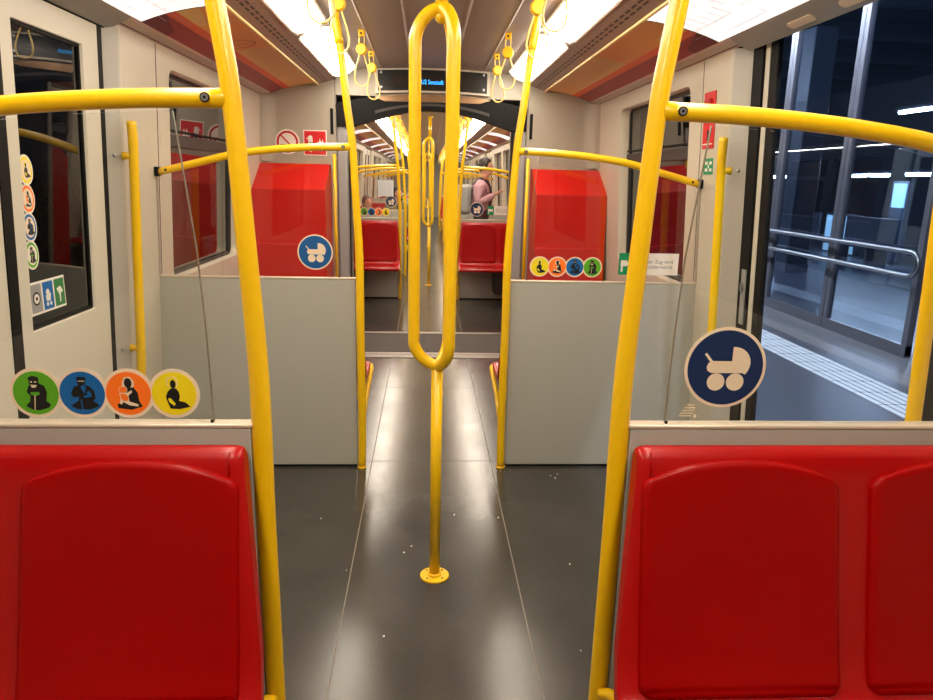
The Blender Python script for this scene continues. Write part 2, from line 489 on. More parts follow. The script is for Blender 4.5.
# ------------------------------------------------------------------ end walls
def arch_z(x): return 2.305-.125*(min(abs(x), 1.34)/1.0)**2.2
def end_wall(y0, y1, name='wall_end'):
    b = mb(ENDW)
    for sd in (-1, 1):
        P = [(sd*.74, 0), (sd*1.36, 0), (sd*1.35, 1.0), (sd*1.335, 1.75), (sd*1.31, 1.95), (sd*1.27, 2.22), (sd*.74, 2.34)]
        b.prism(P, 'y', y0, y1)
    b.prism([(-.74, 2.10), (.74, 2.10), (.74, 2.32), (-.74, 2.32)], 'y', y0, y1)
    w = stop(b.build(name)); return w
w1 = end_wall(5.70, 5.76)
mb(SEAMD).box(-.747, -.743, 5.697, 5.70, 2.0, 2.24).box(.743, .747, 5.697, 5.70, 2.0, 2.24).build('joint', w1)
end_wall(6.80, 6.86)
b = mb(ENDW).box(-1.36, 1.36, Y_BACK-.05, Y_BACK, 0, 2.34); stop(b.build('wall_back'))
b = mb(ENDW).box(-1.36, 1.36, YB1, YB1+.05, 0, 2.34); stop(b.build('wall_far'))

# gangway: posts, black arch, bellows, tread
def gangway():
    t = stop(empty('door_9', (0, 5.7, 0)))
    for sd in (-1, 1):
        mb(GRYP).box(sd*.735, sd*.66, -.02, .10, 0, 2.0, .012).build('gangway_post', t)
        mb(BLK).box(sd*.785, sd*.762, -.006, .002, 1.81, 2.00).build('slot', t)
    # arch header
    n = 28; xs = [-.735+1.47*i/n for i in range(n+1)]
    def tz(x):
        a = abs(x)
        if a < .40: return 2.062
        if a < .44: return 2.062+(a-.40)/.04*.036
        return 2.098-(a-.44)*.20
    def bz(x):
        a = abs(x)
        return 2.004-.068*(a/.4)**2 if a < .4 else max(1.865, 1.936-(a-.4)*.30)
    mb(BLK).prism([(x, tz(x)) for x in xs]+[(x, bz(x)) for x in xs[::-1]], 'y', -.03, .09).build('arch_header', t)
    ys_ = [-.44+.88*i/20 for i in range(21)]
    mb(AMB).prism([(x, 2.118-.02*(x/.4)**2) for x in ys_]+[(x, 2.060) for x in ys_[::-1]], 'y', -.02, .0).build('reflecting_strip', t)
    mb(DRK).prism([(x, 2.052-.05*(x/.4)**2) for x in ys_]+[(x, 2.034-.055*(x/.4)**2) for x in ys_[::-1]], 'y', -.034, -.029).build('arch_trim', t)
    return t
AMB = mat('bronze_strip', (150, 118, 88), .22, metal=.5)
g = gangway()
b = mb(DBR)
for sd in (-1, 1):
    ys = [5.80+1.0*i/24 for i in range(25)]
    P = [(sd*(.755+(.025 if i % 2 else 0)), y) for i, y in enumerate(ys)]
    Q = [(sd*.85, y) for y in ys]
    b.prism(P+Q[::-1], 'z', 0, 2.1)
zz = [5.80+1.0*i/24 for i in range(25)]
b.prism([(y, 2.09+(.025 if i % 2 else 0)) for i, y in enumerate(zz)]+[(y, 2.2) for y in zz[::-1]], 'x', -.85, .85)
stop(b.build('wall_gangway'))
b = mb(PLATE).box(-.75, .75, 5.80, 5.90, -.03, .006, .002).box(-.75, .75, 5.915, 5.985, -.03, .006, .002).box(-.75, .75, 6.72, 6.80, -.03, .012, .002)
b.use(BLK).box(-.75, .75, 5.985, 6.01, -.03, .001); b.use(BLK).box(-.75, .75, 5.90, 5.915, -.03, .002)
b.use(TREAD).box(-.75, .75, 6.01, 6.72, -.03, .004)
b.use(BLK).box(-.02, -.016, 6.01, 6.12, .004, .006)
stop(b.build('floor'))

# ------------------------------------------------------------------ destination display
dsp = empty('destination_display', (0, 5.66, 2.205))
tag(dsp, 'black destination display above the passage with blue lit lettering', 'display')
n = 16
def bow(x): return .012*(1-(x/.43)**2)
P = [(x, .088+bow(x)) for x in [-.435+.87*i/n for i in range(n+1)]]+[(x, -.088+bow(x)) for x in [.435-.87*i/n for i in range(n+1)]]
mb(TRIMM).prism(P, 'y', -.005, .045).build('surround', dsp)
P = [(x, .074+bow(x)) for x in [-.415+.83*i/n for i in range(n+1)]]+[(x, -.072+bow(x)) for x in [.415-.83*i/n for i in range(n+1)]]
mb(mat('display_black', (14, 16, 18), .25)).prism(P, 'y', -.012, -.004).build('panel', dsp)
mb(mat('display_window', (38, 28, 24), .2)).box(-.31, .31, -.016, -.011, -.028, .038).build('display_window', dsp)
for sx in (-.39, .39):
    for z in (-.045, .06): mb(STEEL).disc((sx, -.014, z), .009, 'y', .006, 12).build('screw', dsp)
LEDB = mat('led_blue', (40, 165, 255), .5, emit=2.2)
def text(s, size, loc, m, parent, name, rot=(PI/2, 0, 0), align='CENTER', ext=.0004, sx=1):
    cu = bpy.data.curves.new(name, 'FONT'); cu.body = s; cu.size = size; cu.extrude = ext
    cu.align_x = align; cu.align_y = 'CENTER'; cu.resolution_u = 3
    cu.materials.append(m)
    tmp = bpy.data.objects.new(name, cu); COL.objects.link(tmp)
    bpy.context.view_layer.update()
    me = bpy.data.meshes.new_from_object(tmp.evaluated_get(bpy.context.evaluated_depsgraph_get()))
    me.name = name; bpy.data.objects.remove(tmp, do_unlink=True)
    o = bpy.data.objects.new(name, me); COL.objects.link(o); o.location = loc; o.rotation_euler = rot
    o.scale = (sx, 1, 1)
    if parent: o.parent = parent
    return o
text('U2 Seestadt', .046, (-.003, -.018, -.002), LEDB, dsp, 'lettering', sx=.75)

# ------------------------------------------------------------------ lamps
def lamp_mesh(L_):
    """rounded lens on the slanted ceiling band, local y along the lamp, right side"""
    A = Vector((.565, 0, 2.283)); B = Vector((.738, 0, 2.214)); d = (B-A); w = d.length/2; d.normalize(); c = (A+B)/2
    nn = Vector((-d.z, 0, d.x)); nn = nn if nn.z < 0 else -nn
    def ring(off, sc, n=10):
        r_ = .085; pts = []
        for (sy, sx, a0) in ((1, 1, 0), (1, -1, 90), (-1, -1, 180), (-1, 1, 270)):
            for i in range(n+1):
                a = math.radians(a0+90*i/n)
                u = sx*(w-r_)+r_*math.cos(a); v = sy*(L_/2-r_)+r_*math.sin(a)
                # inset by sc
                u *= (w-sc)/w; v *= (L_/2-sc)/(L_/2)
                pts.append(c+d*u+Vector((0, 1, 0))*v+nn*off)
        return pts
    rim = mb(LENSR); R0, R1, R2 = ring(-.01, -.004), ring(.004, -.004), ring(.004, .008)
    for P, Q in ((R0, R1), (R1, R2)):
        for i in range(len(P)): rim.face((P[i], P[(i+1) % len(P)], Q[(i+1) % len(P)], Q[i]))
    le = mb(LENS); S = [ring(.002, .008), ring(.014, .02), ring(.022, .04)]
    for P, Q in zip(S, S[1:]):
        for i in range(len(P)): le.face((P[i], P[(i+1) % len(P)], Q[(i+1) % len(P)], Q[i]), True)
    le.face(S[-1])
    return rim, le
lamp0 = {}
def lamp(sd, y, L_, label, group):
    key = round(L_, 3)
    if key not in lamp0:
        t = empty('ceiling_lamp', (0, y, 0))
        r_, l_ = lamp_mesh(L_); r_.build('rim', t); l_.build('lens', t)
        lamp0[key] = t
    else: t = copy_tree(lamp0[key])
    t.location = (0, y, 0)
    t.rotation_euler = (0, 0, PI if sd < 0 else 0)
    tag(t, label, 'ceiling lamp', group); return t
for sd, nm in ((-1, 'left'), (1, 'right')):
    lamp(sd, 4.81, 1.54, 'white ceiling lamp on the %s side, ending at the grey end wall' % nm, 'lit ceiling lamps')
    lamp(sd, 3.21, 1.58, 'white ceiling lamp on the %s side, right above the door area' % nm, 'lit ceiling lamps')
    lamp(sd, 1.59, 1.58, 'white ceiling lamp on the %s side, above the front red seats' % nm, None)
    lamp(sd, -.03, 1.58, 'white ceiling lamp on the %s side, directly beside the camera' % nm, None)
    y = 7.75
    while y < 27: lamp(sd, y, 1.58, 'white ceiling lamp on the %s side of the next carriage' % nm, 'lit ceiling lamps of the next carriage'); y += 1.62

# ------------------------------------------------------------------ poster panels over the walls
MAR = mat('poster_maroon', (150, 44, 52), .4); ORA = mat('poster_orange', (238, 100, 48), .4); GLD = mat('poster_gold', (238, 198, 122), .4)
GLD2 = mat('poster_amber', (244, 170, 84), .4); MAR2 = mat('poster_plum', (96, 12, 30), .4); LINEM = mat('map_lines', (190, 190, 215), .5); LINER = mat('map_line_red', (225, 170, 165), .5)
MAPGLOW = mat('map_white_glow', (250, 248, 246), .35, emit=.9)  # glow added so the map sheets burn out to white
def ad_pt(t):
    """t 0 (outer, low) .. 1 (inner)"""
    P = [Vector((x, z)) for x, z in reversed(ADP)]
    L = [(P[i+1]-P[i]).length for i in range(len(P)-1)]; s = t*sum(L)
    for i, l in enumerate(L):
        if s <= l or i == len(L)-1: return P[i]+(P[i+1]-P[i])*(s/l)
        s -= l
def ad_quad(b, m, sd, y0, y1, t0, t1, t0b=None, t1b=None, off=0):
    b.use(m); n = 6
    t0b = t0 if t0b is None else t0b; t1b = t1 if t1b is None else t1b
    for i in range(n):
        q = []
        for (y, a, c, u) in ((y0, t0, t1, i/n), (y1, t0b, t1b, i/n), (y1, t0b, t1b, (i+1)/n), (y0, t0, t1, (i+1)/n)):
            p = ad_pt(a+(c-a)*u); q.append((sd*p.x, y, p.y-off))
        b.face(q)
def poster(sd, y0, y1):
    t = empty('ceiling_poster', (0, 0, 0))
    b = MB()
    ad_quad(b, MAR, sd, y0, y1, 0, .30); ad_quad(b, ORA, sd, y0, y1, .30, .43); 
    ym = y0+.38*(y1-y0)
    ad_quad(b, GLD2, sd, y0, ym, .43, 1); ad_quad(b, GLD, sd, ym, y1, .43, 1)
    ad_quad(b, MAR2, sd, y0, y0+.28, 0, .30, 0, .12, .0006)
    ad_quad(b, GLD, sd, y0, y0+.3, .43, .7, .43, .55, .0006)
    b.build('sheet', t)
    return t
def roundel(parent, sd, y, m):
    b = mb(m); R0, R1 = .085, .095
    def pt(u, v):
        tt = .60+v/.38; p = ad_pt(tt); return (sd*p.x, y+u, p.y-.0012)
    n = 28
    for i in range(n):
        a, c = 2*PI*i/n, 2*PI*(i+1)/n
        b.face([pt(R0*math.cos(a), R0*math.sin(a)*.95), pt(R1*math.cos(a), R1*math.sin(a)*.95), pt(R1*math.cos(c), R1*math.sin(c)*.95), pt(R0*math.cos(c), R0*math.sin(c)*.95)])
    b.face([pt(-.005, -.05), pt(.005, -.05), pt(.005, .085), pt(-.005, .085)])
    b.build('roundel', parent)
GLD3 = mat('poster_roundel', (186, 96, 40), .4)
def map_panel(sd, y0, y1):
    t = empty('network_map', (0, 0, 0)); b = MB()
    ad_quad(b, MAPGLOW, sd, y0, y1, 0, 1)
    rnd = random.Random(3)
    for i in range(26):
        m = (LINEM, LINER)[i % 3 == 0]; y = y0+(y1-y0)*i/26
        a = rnd.uniform(.05, .5); c = a+rnd.uniform(.15, .45)
        ad_quad(b, m, sd, y, y+.006, a, min(c, .97), None, None, .0008)
        if i % 2: ad_quad(b, m, sd, y, y+.35, a, a+.008, None, None, .0008)
    b.build('sheet', t); return t
for sd, nm in ((-1, 'left'), (1, 'right')):
    p = poster(sd, 3.21, 5.69); tag(p, 'long orange and maroon poster under the ceiling on the %s side' % nm, 'poster')
    if sd < 0: roundel(p, sd, 4.0, GLD3)
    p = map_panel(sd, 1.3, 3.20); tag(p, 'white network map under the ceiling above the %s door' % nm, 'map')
    p = poster(sd, -2.0, 1.28); tag(p, 'orange poster under the ceiling nearest the camera on the %s side' % nm, 'poster')
    y = 6.9; k = 0
    while y < 27.5:
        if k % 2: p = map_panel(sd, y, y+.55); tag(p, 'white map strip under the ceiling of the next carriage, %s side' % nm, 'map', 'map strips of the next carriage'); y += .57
        else: p = poster(sd, y, y+1.65); tag(p, 'orange poster strip under the ceiling of the next carriage, %s side' % nm, 'poster', 'poster strips of the next carriage'); y += 1.67
        k += 1

# ------------------------------------------------------------------ partition screens (right-hand pattern, x towards the wall)
def make_partition():
    t = empty('partition_screen', (0, 0, 0))
    mb(PAN).box(.392, 1.375, -.015, .015, .012, .998, .003).build('panel', t)
    mb(CAPLIT).box(.388, 1.345, -.017, .017, .998, 1.007, .003).build('top_rail', t)  # paler than the panel: light on its top edge put into the colour
    mb(BLK).box(.395, 1.375, -.012, .012, 0, .012).build('base_strip', t)
    # glass, its upper edge following the curved bar
    xs = [.505+.78*i/16 for i in range(17)]
    top = [(x, bar_z(x)-.022) for x in xs]
    mb(SGLASS).prism([(.479, 1.36), (.472, 1.20), (.468, 1.008), (1.325, 1.008)]+[(1.30, top[-1][1])]+top[::-1], 'y', -.003, .003).build('glass_pane', t)
    mb(mat('glass_edge', (120, 118, 108), .2)).prism([(.4670, 1.008), (.4682, 1.008), (.4722, 1.20), (.4795, 1.36), (.5052, top[0][1]), (.5040, top[0][1]), (.4783, 1.36), (.4710, 1.20)], 'y', -.0035, .0035).build('glass_edge', t)
    mb(BLK).ball((.470, -.005, 1.010), .0035).build('glass_clip', t)
    return t
BARP = [(.40, 1.633), (.55, 1.629), (.69, 1.620), (.80, 1.609), (.92, 1.592), (1.03, 1.567), (1.15, 1.536), (1.30, 1.498)]
def bar_z(x):
    for (a, za), (b_, zb) in zip(BARP, BARP[1:]):
        if x <= b_: return za+(zb-za)*(x-a)/(b_-a)
    return BARP[-1][1]
POLE = [(.368, 0), (.364, .25), (.365, .5), (.367, .8), (.366, 1.05), (.370, 1.2), (.378, 1.36), (.391, 1.63), (.403, 1.74), (.415, 1.83), (.437, 2.04), (.457, 2.17), (.472, 2.31)]
def make_pole():
    t = empty('curved_grab_pole', (0, 0, 0))
    pp = smooth_path([(x, 0, z) for x, z in POLE], 6)
    mb(YEL).tube(pp, [.0205 if p.z < 1.0 else max(.0178, .0205-.0027*(p.z-1.0)/.6) for p in pp], 20).build('pole', t)
    mb(YEL).tube([(.368, 0, 0), (.368, 0, .010)], .0235, 20).build('foot_collar', t)
    pu = [p for p in pp if p.z > 2.075]
    mb(YEL).tube(pu, .0208, 20).build('upper_sleeve', t)
    pts = smooth_path([(x, 0, z) for x, z in BARP], 5)
    o = mb(YEL).tube(pts, .0175, 18).build('cross_bar', t)
    mb(BLK).disc((.434, -.0175, 1.632), .009, 'y', .003, 16).use(STEEL).disc((.434, -.0185, 1.632), .0065, 'y', .003, 16).use(BLK).disc((.434, -.0202, 1.632), .003, 'y', .001, 6).build('bolt', o)
    mb(BLK).box(1.294, 1.318, -.02, .02, 1.478, 1.522, .006).build('wall_bracket', o)
    mb(BLK).disc((1.262, -.017, 1.508), .006, 'y', .003, 12).build('bolt', o)
    return t
part0 = make_partition(); pole0 = make_pole()
used = {}
def place(proto, y, sd, flip=False):
    if id(proto) in used: o = copy_tree(proto)
    else: used[id(proto)] = 1; o = proto
    o.location = (0, y, 0)
    o.scale = (1 if sd > 0 else -1, 1, 1)
    return o

# ------------------------------------------------------------------ double seat bench
PROF = [(0, .945), (-.008, .964), (-.022, .972), (-.040, .968), (-.050, .952), (-.056, .925), (-.072, .86), (-.096, .76), (-.122, .65), (-.148, .55), (-.168, .495), (-.200, .465),
        (-.25, .450), (-.33, .446), (-.43, .452), (-.475, .448), (-.493, .430), (-.486, .408), (-.45, .402), (-.33, .400), (-.20, .410), (-.135, .46), (-.10, .56), (-.05, .75), (-.004, .93)]
FRONT = PROF[4:16]                        # surface the pads lie on
def front_pt(s):
    P = [Vector(p) for p in FRONT]; L = [(P[i+1]-P[i]).length for i in range(len(P)-1)]
    for i, l in enumerate(L):
        if s <= l or i == len(L)-1:
            u = s/l; q = P[i]+(P[i+1]-P[i])*u; tg = (P[i+1]-P[i]).normalized(); n = Vector((tg.y, -tg.x))
            if n.x > 0 and n.y < 0: n = -n
            return q, Vector((-abs(tg.y), abs(tg.x))).normalized()
        s -= l
FL = sum((Vector(FRONT[i+1])-Vector(FRONT[i])).length for i in range(len(FRONT)-1))
def pad(x0, x1, s0, s1, arch, r, hgt, m, name, parent, flare=.006):
    b = mb(m); NU, NV = 36, 36
    xc, hw = (x0+x1)/2, (x1-x0)/2; G = []
    for j in range(NV+1):
        row = []
        v = j/NV; v = .5-.5*math.cos(PI*v)
        for i in range(NU+1):
            u = i/NU; u = -math.cos(PI*u)            # -1..1, dense at the edges
            st = s0 + arch*(abs(u)**2.4)
            s = st+(s1-st)*v; ds = s-st; de = s1-s
            half = hw+flare*v
            ins = 0
            if ds < r: ins = r-math.sqrt(max(0, r*r-(r-ds)**2))
            if de < r: ins = max(ins, r-math.sqrt(max(0, r*r-(r-de)**2)))
            xx = xc+u*(half-ins)
            dist = min((half-ins)*(1-abs(u)), ds, de)
            e = max(0, min(1, dist/.016)); h = hgt*math.sqrt(1-(1-e)**2)
            dish = -.010*(1-u*u)*math.sin(PI*min(1, max(0, v)))
            q, n = front_pt(s)
            q = q+n*(h+dish*e-.001)
            row.append(b.bm.verts.new((xx, q.x, q.y)))
        G.append(row)
    for j in range(NV):
        for i in range(NU):
            f = b.bm.faces.new((G[j][i], G[j][i+1], G[j+1][i+1], G[j+1][i])); f.smooth = True
    return b.build(name, parent)
def make_bench(X0=.397, X1=1.328, name='double_seat', tubes=True):
    t = empty(name, (0, 0, 0))
    b = mb(RED)
    bm = b.bm
    xs = [X0, X0+.004, X0+.012, X0+.022]+[X0+.05]+[X1-.03, X1]
    C = Vector((-.2, .6))
    rings = []
    for k, x in enumerate(xs):
        ins = {0: .010, 1: .004, 2: .001}.get(k, 0)
        ring = []
        n = len(PROF)
        for i, p in enumerate(PROF):
            a = Vector(PROF[i-1]); c = Vector(PROF[(i+1) % n]); tg = (c-a).normalized(); nn = Vector((tg.y, -tg.x))
            q = Vector(p)-nn*ins
            fl = .040*min(1, max(0, (.95-p[1])/.42))*max(0, 1-(x-X0)/.05)
            ring.append(bm.verts.new((x-fl, q.x, q.y)))
        rings.append(ring)
    for A, B in zip(rings, rings[1:]):
        for i in range(len(PROF)):
            f = bm.faces.new((A[i], A[(i+1) % len(PROF)], B[(i+1) % len(PROF)], B[i])); f.smooth = True
    bm.faces.new(rings[0]); bm.faces.new(rings[-1][::-1])
    b.build('shell', t)
    # raised flange along the aisle edge
    for (a, c) in (((X0+.007, X0+.420), (X0+.488, X0+.915)) if tubes else ((X0+.03, X1-.04),)):
        pad(a, c, .000, .488, .034, .030, .017, REDP, 'back_pad', t, .006)
        pad(a, c, .540, FL-.012, .004, .05, .012, REDP, 'seat_pad', t)
    # groove at the upper corner
    mb(REDP).tube([(X0+.026, -.046, .966), (X0+.026, -.056, .935), (X0+.026, -.060, .905)], .002, 6).build('edge_groove', t)
    if not tubes: return t
    mb(YEL).tube(smooth_path([(.372, -.02, .19), (.370, -.14, .255), (.362, -.28, .34), (.354, -.39, .40), (.353, -.44, .418), (.360, -.465, .425)], 6), .014, 12).tube(
        smooth_path([(.372, -.005, .355), (.392, -.035, .372), (.412, -.10, .37), (.418, -.2, .385)], 5), .0135, 12).build('support_tube', t)
    mb(DRK).box(.80, .92, -.36, -.02, .12, .40, .01).build('wall_bracket', t)
    return t
bench0 = make_bench()
def bench(y, sd, facing_back, label, group=None, proto=None):
    """facing_back: faces -Y (towards the camera)"""
    o = place(proto or bench0, y+(-.017 if facing_back else .017), 1)
    s = 1 if sd > 0 else -1
    o.scale = (s, 1 if facing_back else -1, 1)
    tag(o, label, 'seat' if proto else 'double seat', group); return o

# ------------------------------------------------------------------ stickers
def ell(cx, cy, rx, ry, n=18, a0=0, a1=360):
    return [(cx+rx*math.cos(math.radians(a0+(a1-a0)*i/n)), cy+ry*math.sin(math.radians(a0+(a1-a0)*i/n))) for i in range(n+(0 if a1-a0 == 360 else 1))]
def layer(b, m, poly, y, c=(0, 0), s=1.0, th=.0003):
    b.use(m); b.prism([(c[0]+p[0]*s, c[1]+p[1]*s) for p in poly], 'y', y-th, y)
def fig_elder(b, y, c, s):
    K = lambda P, m=INK, d=0: layer(b, m, P, y-d, c, s)
    K([(-.50, -.62), (-.30, -.40), (.45, -.40), (.62, -.55), (.50, -.70), (.1, -.82), (-.2, -.80)])
    K([(-.28, .35), (-.40, .05), (-.25, -.12), (-.30, -.42), (.42, -.42), (.50, .05), (.40, .35), (.10, .50)])
    K(ell(-.04, .52, .22, .24)); K([(-.30, .62), (.20, .62), (.16, .76), (-.08, .82), (-.26, .74)])
    K([(-.18, .40), (.10, .38), (.02, .26), (-.14, .26)], CREAM, .0004)
    K(ell(-.14, .53, .055, .035, 10), CREAM, .0004); K(ell(.04, .53, .055, .035, 10), CREAM, .0004)
    K([(-.24, .04), (.14, .06), (.18, -.06), (-.02, -.14), (-.20, -.08)], GRN, .0004)
    K([(-.06, -.10), (-.02, -.10), (-.10, -.80), (-.14, -.80)], CREAM, .0005)
def fig_arm(b, y, c, s):
    K = lambda P, m=INK, d=0: layer(b, m, P, y-d, c, s)
    K([(-.55, -.60), (-.2, -.35), (.45, -.35), (.75, -.60), (.3, -.78), (-.3, -.76)])
    K([(-.34, .32), (-.50, -.02), (-.40, -.20), (-.15, -.15), (-.22, -.45), (.35, -.45), (.58, -.25), (.55, .10), (.35, .34), (.05, .42)])
    K(ell(.0, .55, .18, .22)); K([(-.20, .62), (.22, .62), (.20, .78), (-.18, .78)])
    K([(-.04, .30), (.08, .40), (.20, .30), (.10, -.02)], BLU, .0004)
    K([(.20, .05), (.34, .12), (.42, -.15), (.10, -.22), (.05, -.12), (.24, -.08)], BLU, .0004)
    K([(-.14, .56), (.14, .56), (.14, .60), (-.14, .60)], CREAM, .0004)
    K([(-.10, -.30), (-.06, -.30), (-.02, -.75), (-.06, -.75)], BLU, .0005)
def fig_mother(b, y, c, s):
    K = lambda P, m=INK, d=0: layer(b, m, P, y-d, c, s)
    K([(-.25, .55), (-.25, .30), (.05, .20), (.28, .35), (.28, .60), (.12, .80), (-.12, .78)], CREAM)
    K(ell(.02, .50, .17, .24), INK, .0004)
    K([(-.15, .25), (.25, .30), (.42, .05), (.46, -.35), (.60, -.62), (.10, -.78), (-.50, -.70), (-.52, -.50), (-.20, -.40), (-.22, 0)], INK, .0002)
    K(ell(-.22, .18, .17, .16), ORG, .0006); K(ell(-.22, .18, .19, .18), CREAM, .0005)
    K([(-.40, .02), (-.10, .02), (.16, .16), (.18, .06), (0, -.10), (.02, -.38), (.42, -.52), (.40, -.62), (.02, -.56), (-.26, -.40), (-.32, -.52), (-.42, -.48), (-.36, -.25)], CREAM, .0006)
    K([(-.36, 0), (-.12, -.02), (-.02, -.14), (-.02, -.34), (-.24, -.36), (-.34, -.20)], ORG, .0007)
def fig_pregnant(b, y, c, s):
    K = lambda P, m=INK, d=0: layer(b, m, P, y-d, c, s)
    K([(-.32, .50), (-.26, .78), (.10, .82), (.20, .55), (.14, .30), (-.22, .30)], CREAM)
    K([(-.28, .50), (-.22, .74), (.08, .78), (.16, .55), (.10, .30), (-.18, .30)], YLP, .0002)
    K(ell(-.02, .46, .13, .20), INK, .0004)
    K([(-.12, .26), (.10, .26), (.22, .10), (.26, -.12), (.20, -.34), (.50, -.42), (.70, -.62), (.20, -.74), (-.20, -.72), (-.30, -.45), (-.38, -.15), (-.28, .10)], INK, .0003)
    K([(-.28, -.22), (-.16, -.22), (.04, -.48), (-.02, -.58), (-.24, -.40)], YLP, .0006)
ROUND = [('green', GRN, fig_elder), ('blue', BLU, fig_arm), ('orange', ORG, fig_mother), ('yellow', YLP, fig_pregnant)]
def priority_sticker(flip):
    """four roundels in a row; x centres .54 .. .81 measured from the centre of the carriage (left: green outermost)"""
    t = empty('priority_sticker', (0, 0, 0))
    cs = [-.134, -.0447, .0447, .134]
    base = mb(mat('sticker_rim', (236, 214, 186), .5))
    base.prism(ell(cs[0], 0, .0505, .0515, 32), 'y', -.0008, 0)
    o = base.build('backing', t)
    for k, cx in enumerate(cs):
        nm, m, fg = ROUND[k] if not flip else ROUND[3-k]
        b = mb(m)
        if k: 
            q = mb(bpy.data.materials['sticker_rim']).prism(ell(cx, 0, .0505, .0515, 32), 'y', -.0008-.00002*k, 0).build('backing', t)
        b.prism(ell(cx, 0, .0438, .0448, 32), 'y', -.0014, -.0008)
        r_ = b.build('roundel', t); tag(r_, '%s roundel with a black seated figure' % nm)
        bb = MB(); fg(bb, -.0014, (cx, 0), .0435)
        bb.build('figure', r_)
    return t
def stroller_sticker(dm=None):
    t = empty('stroller_sticker', (0, 0, 0))
    mb(bpy.data.materials['sticker_rim']).prism(ell(0, 0, .0865, .0865, 48), 'y', -.0008, 0).build('backing', t)
    d = mb(dm or NAVY).prism(ell(0, 0, .080, .080, 48), 'y', -.0014, -.0008).build('disc', t)
    b = MB(); S = .080; y = -.0014
    L_ = lambda P, dd=0, m=CREAM: layer(b, m, P, y-dd, (0, 0), S)
    L_([(-.58, .36), (-.53, .40), (-.30, .12), (-.36, .08)])
    L_([(-.50, .02), (-.46, .13), (-.36, .18), (.16, .18), (.40, .18), (.66, .12), (.58, -.06), (.44, -.14), (-.36, -.14), (-.47, -.08)])
    L_([(.16, .16), (.16, .56)]+ell(.20, .12, .45, .44, 14, 88, -42)+[(.40, -.10), (.20, -.10)], .0002)
    L_(ell(-.22, -.38, .235, .235, 24), .0001); L_(ell(.29, -.38, .235, .235, 24), .0001)
    b.build('pram', d)
    return t
pr0 = {False: priority_sticker(False), True: None}
pr0[True] = priority_sticker(True)
st0 = stroller_sticker(); st1 = stroller_sticker(mat('sticker_blue', (4, 84, 148), .5))
def put(proto, x, y, z, label, cat, group=None):
    if id(proto) in used: o = copy_tree(proto)
    else: used[id(proto)] = 1; o = proto
    o.location = (x, y, z); tag(o, label, cat, group); return o

def cctv_sticker(x, y, z, label, group=None):
    t = empty('camera_notice', (x, y, z)); tag(t, label, 'sticker', group)
    mb(SGREEN).box(-.142, -.06, -.001, 0, -.055, .055).build('green_field', t)
    b = mb(WHT).box(-.132, -.10, -.0016, -.001, -.012, .018); b.prism([(-.10, .008), (-.10, -.006), (-.075, -.02), (-.075, .02)], 'y', -.0016, -.001)
    b.box(-.13, -.12, -.0016, -.001, -.04, -.012)
    b.build('camera_symbol', t)
    mb(WHT).box(-.06, .165, -.001, 0, -.055, .055).build('white_field', t)
    text('Dieser Zug wird\nvideoüberwacht', .026, (.052, -.0014, -.001), mat('notice_text', (120, 120, 128), .6) if 'notice_text' not in bpy.data.materials else bpy.data.materials['notice_text'], t, 'lettering', ext=.0002)
    return t

# --- first door bay
for y, w in ((1.375, 'near'), (3.50, 'far')):
    for sd, nm in ((-1, 'left'), (1, 'right')):
        p = place(part0, y, sd)
        tag(p, ('grey partition with glass screen right behind the front red seats, %s side' if w == 'near' else 'grey waist-high partition with glass screen beyond the door, %s side') % nm, 'partition')
        q = place(pole0, y-(0 if w == 'near' else .03), sd)
        if w == 'near': q.location.x = sd*.0065
        tag(q, ('large yellow curved pole and cross bar beside the front red seats, %s side' if w == 'near' else 'yellow curved pole and cross bar at the far grey partition, %s side') % nm, 'grab pole')
bench(1.375, -1, True, 'red moulded double seat in the left foreground', None)
bench(1.375, 1, True, 'red moulded double seat in the right foreground, two backrests showing', None)
bench(3.50, -1, False, 'red double seat hidden behind the far left partition, only its edge showing', None)
bench(3.50, 1, False, 'red double seat hidden behind the far right partition, only its edge showing', None)
G = .0045
put(pr0[False], -.675, 1.375-G, 1.068, 'row of four round stickers, green blue orange yellow, on the front left glass', 'sticker')
put(pr0[True], .667, 3.50-G, 1.078, 'row of four round stickers, yellow to green, on the far right glass', 'sticker')
put(st0, .584, 1.375-G, 1.130, 'large navy round pram sticker on the front right glass', 'sticker')
put(st1, -.585, 3.50-G, 1.131, 'blue round pram sticker on the far left glass', 'sticker')
cctv_sticker(1.078, 3.50-G, 1.098, 'green and white camera notice on the far right glass')
tt = empty('small_print', (.516, 1.375-G, 1.036)); tag(tt, 'tiny white printed lines on the front right glass below the pram sticker', 'print')
b = mb(CREAM)
for k, (a, c) in enumerate(((-.004, .012), (-.010, .014), (-.014, .012), (-.018, .010), (-.020, .006))): b.box(a, c, -.0004, 0, .011-k*.006, .0135-k*.006)
b.prism(ell(.014, -.012, .004, .004, 10), 'y', -.0004, 0)
b.build('print_lines', tt)

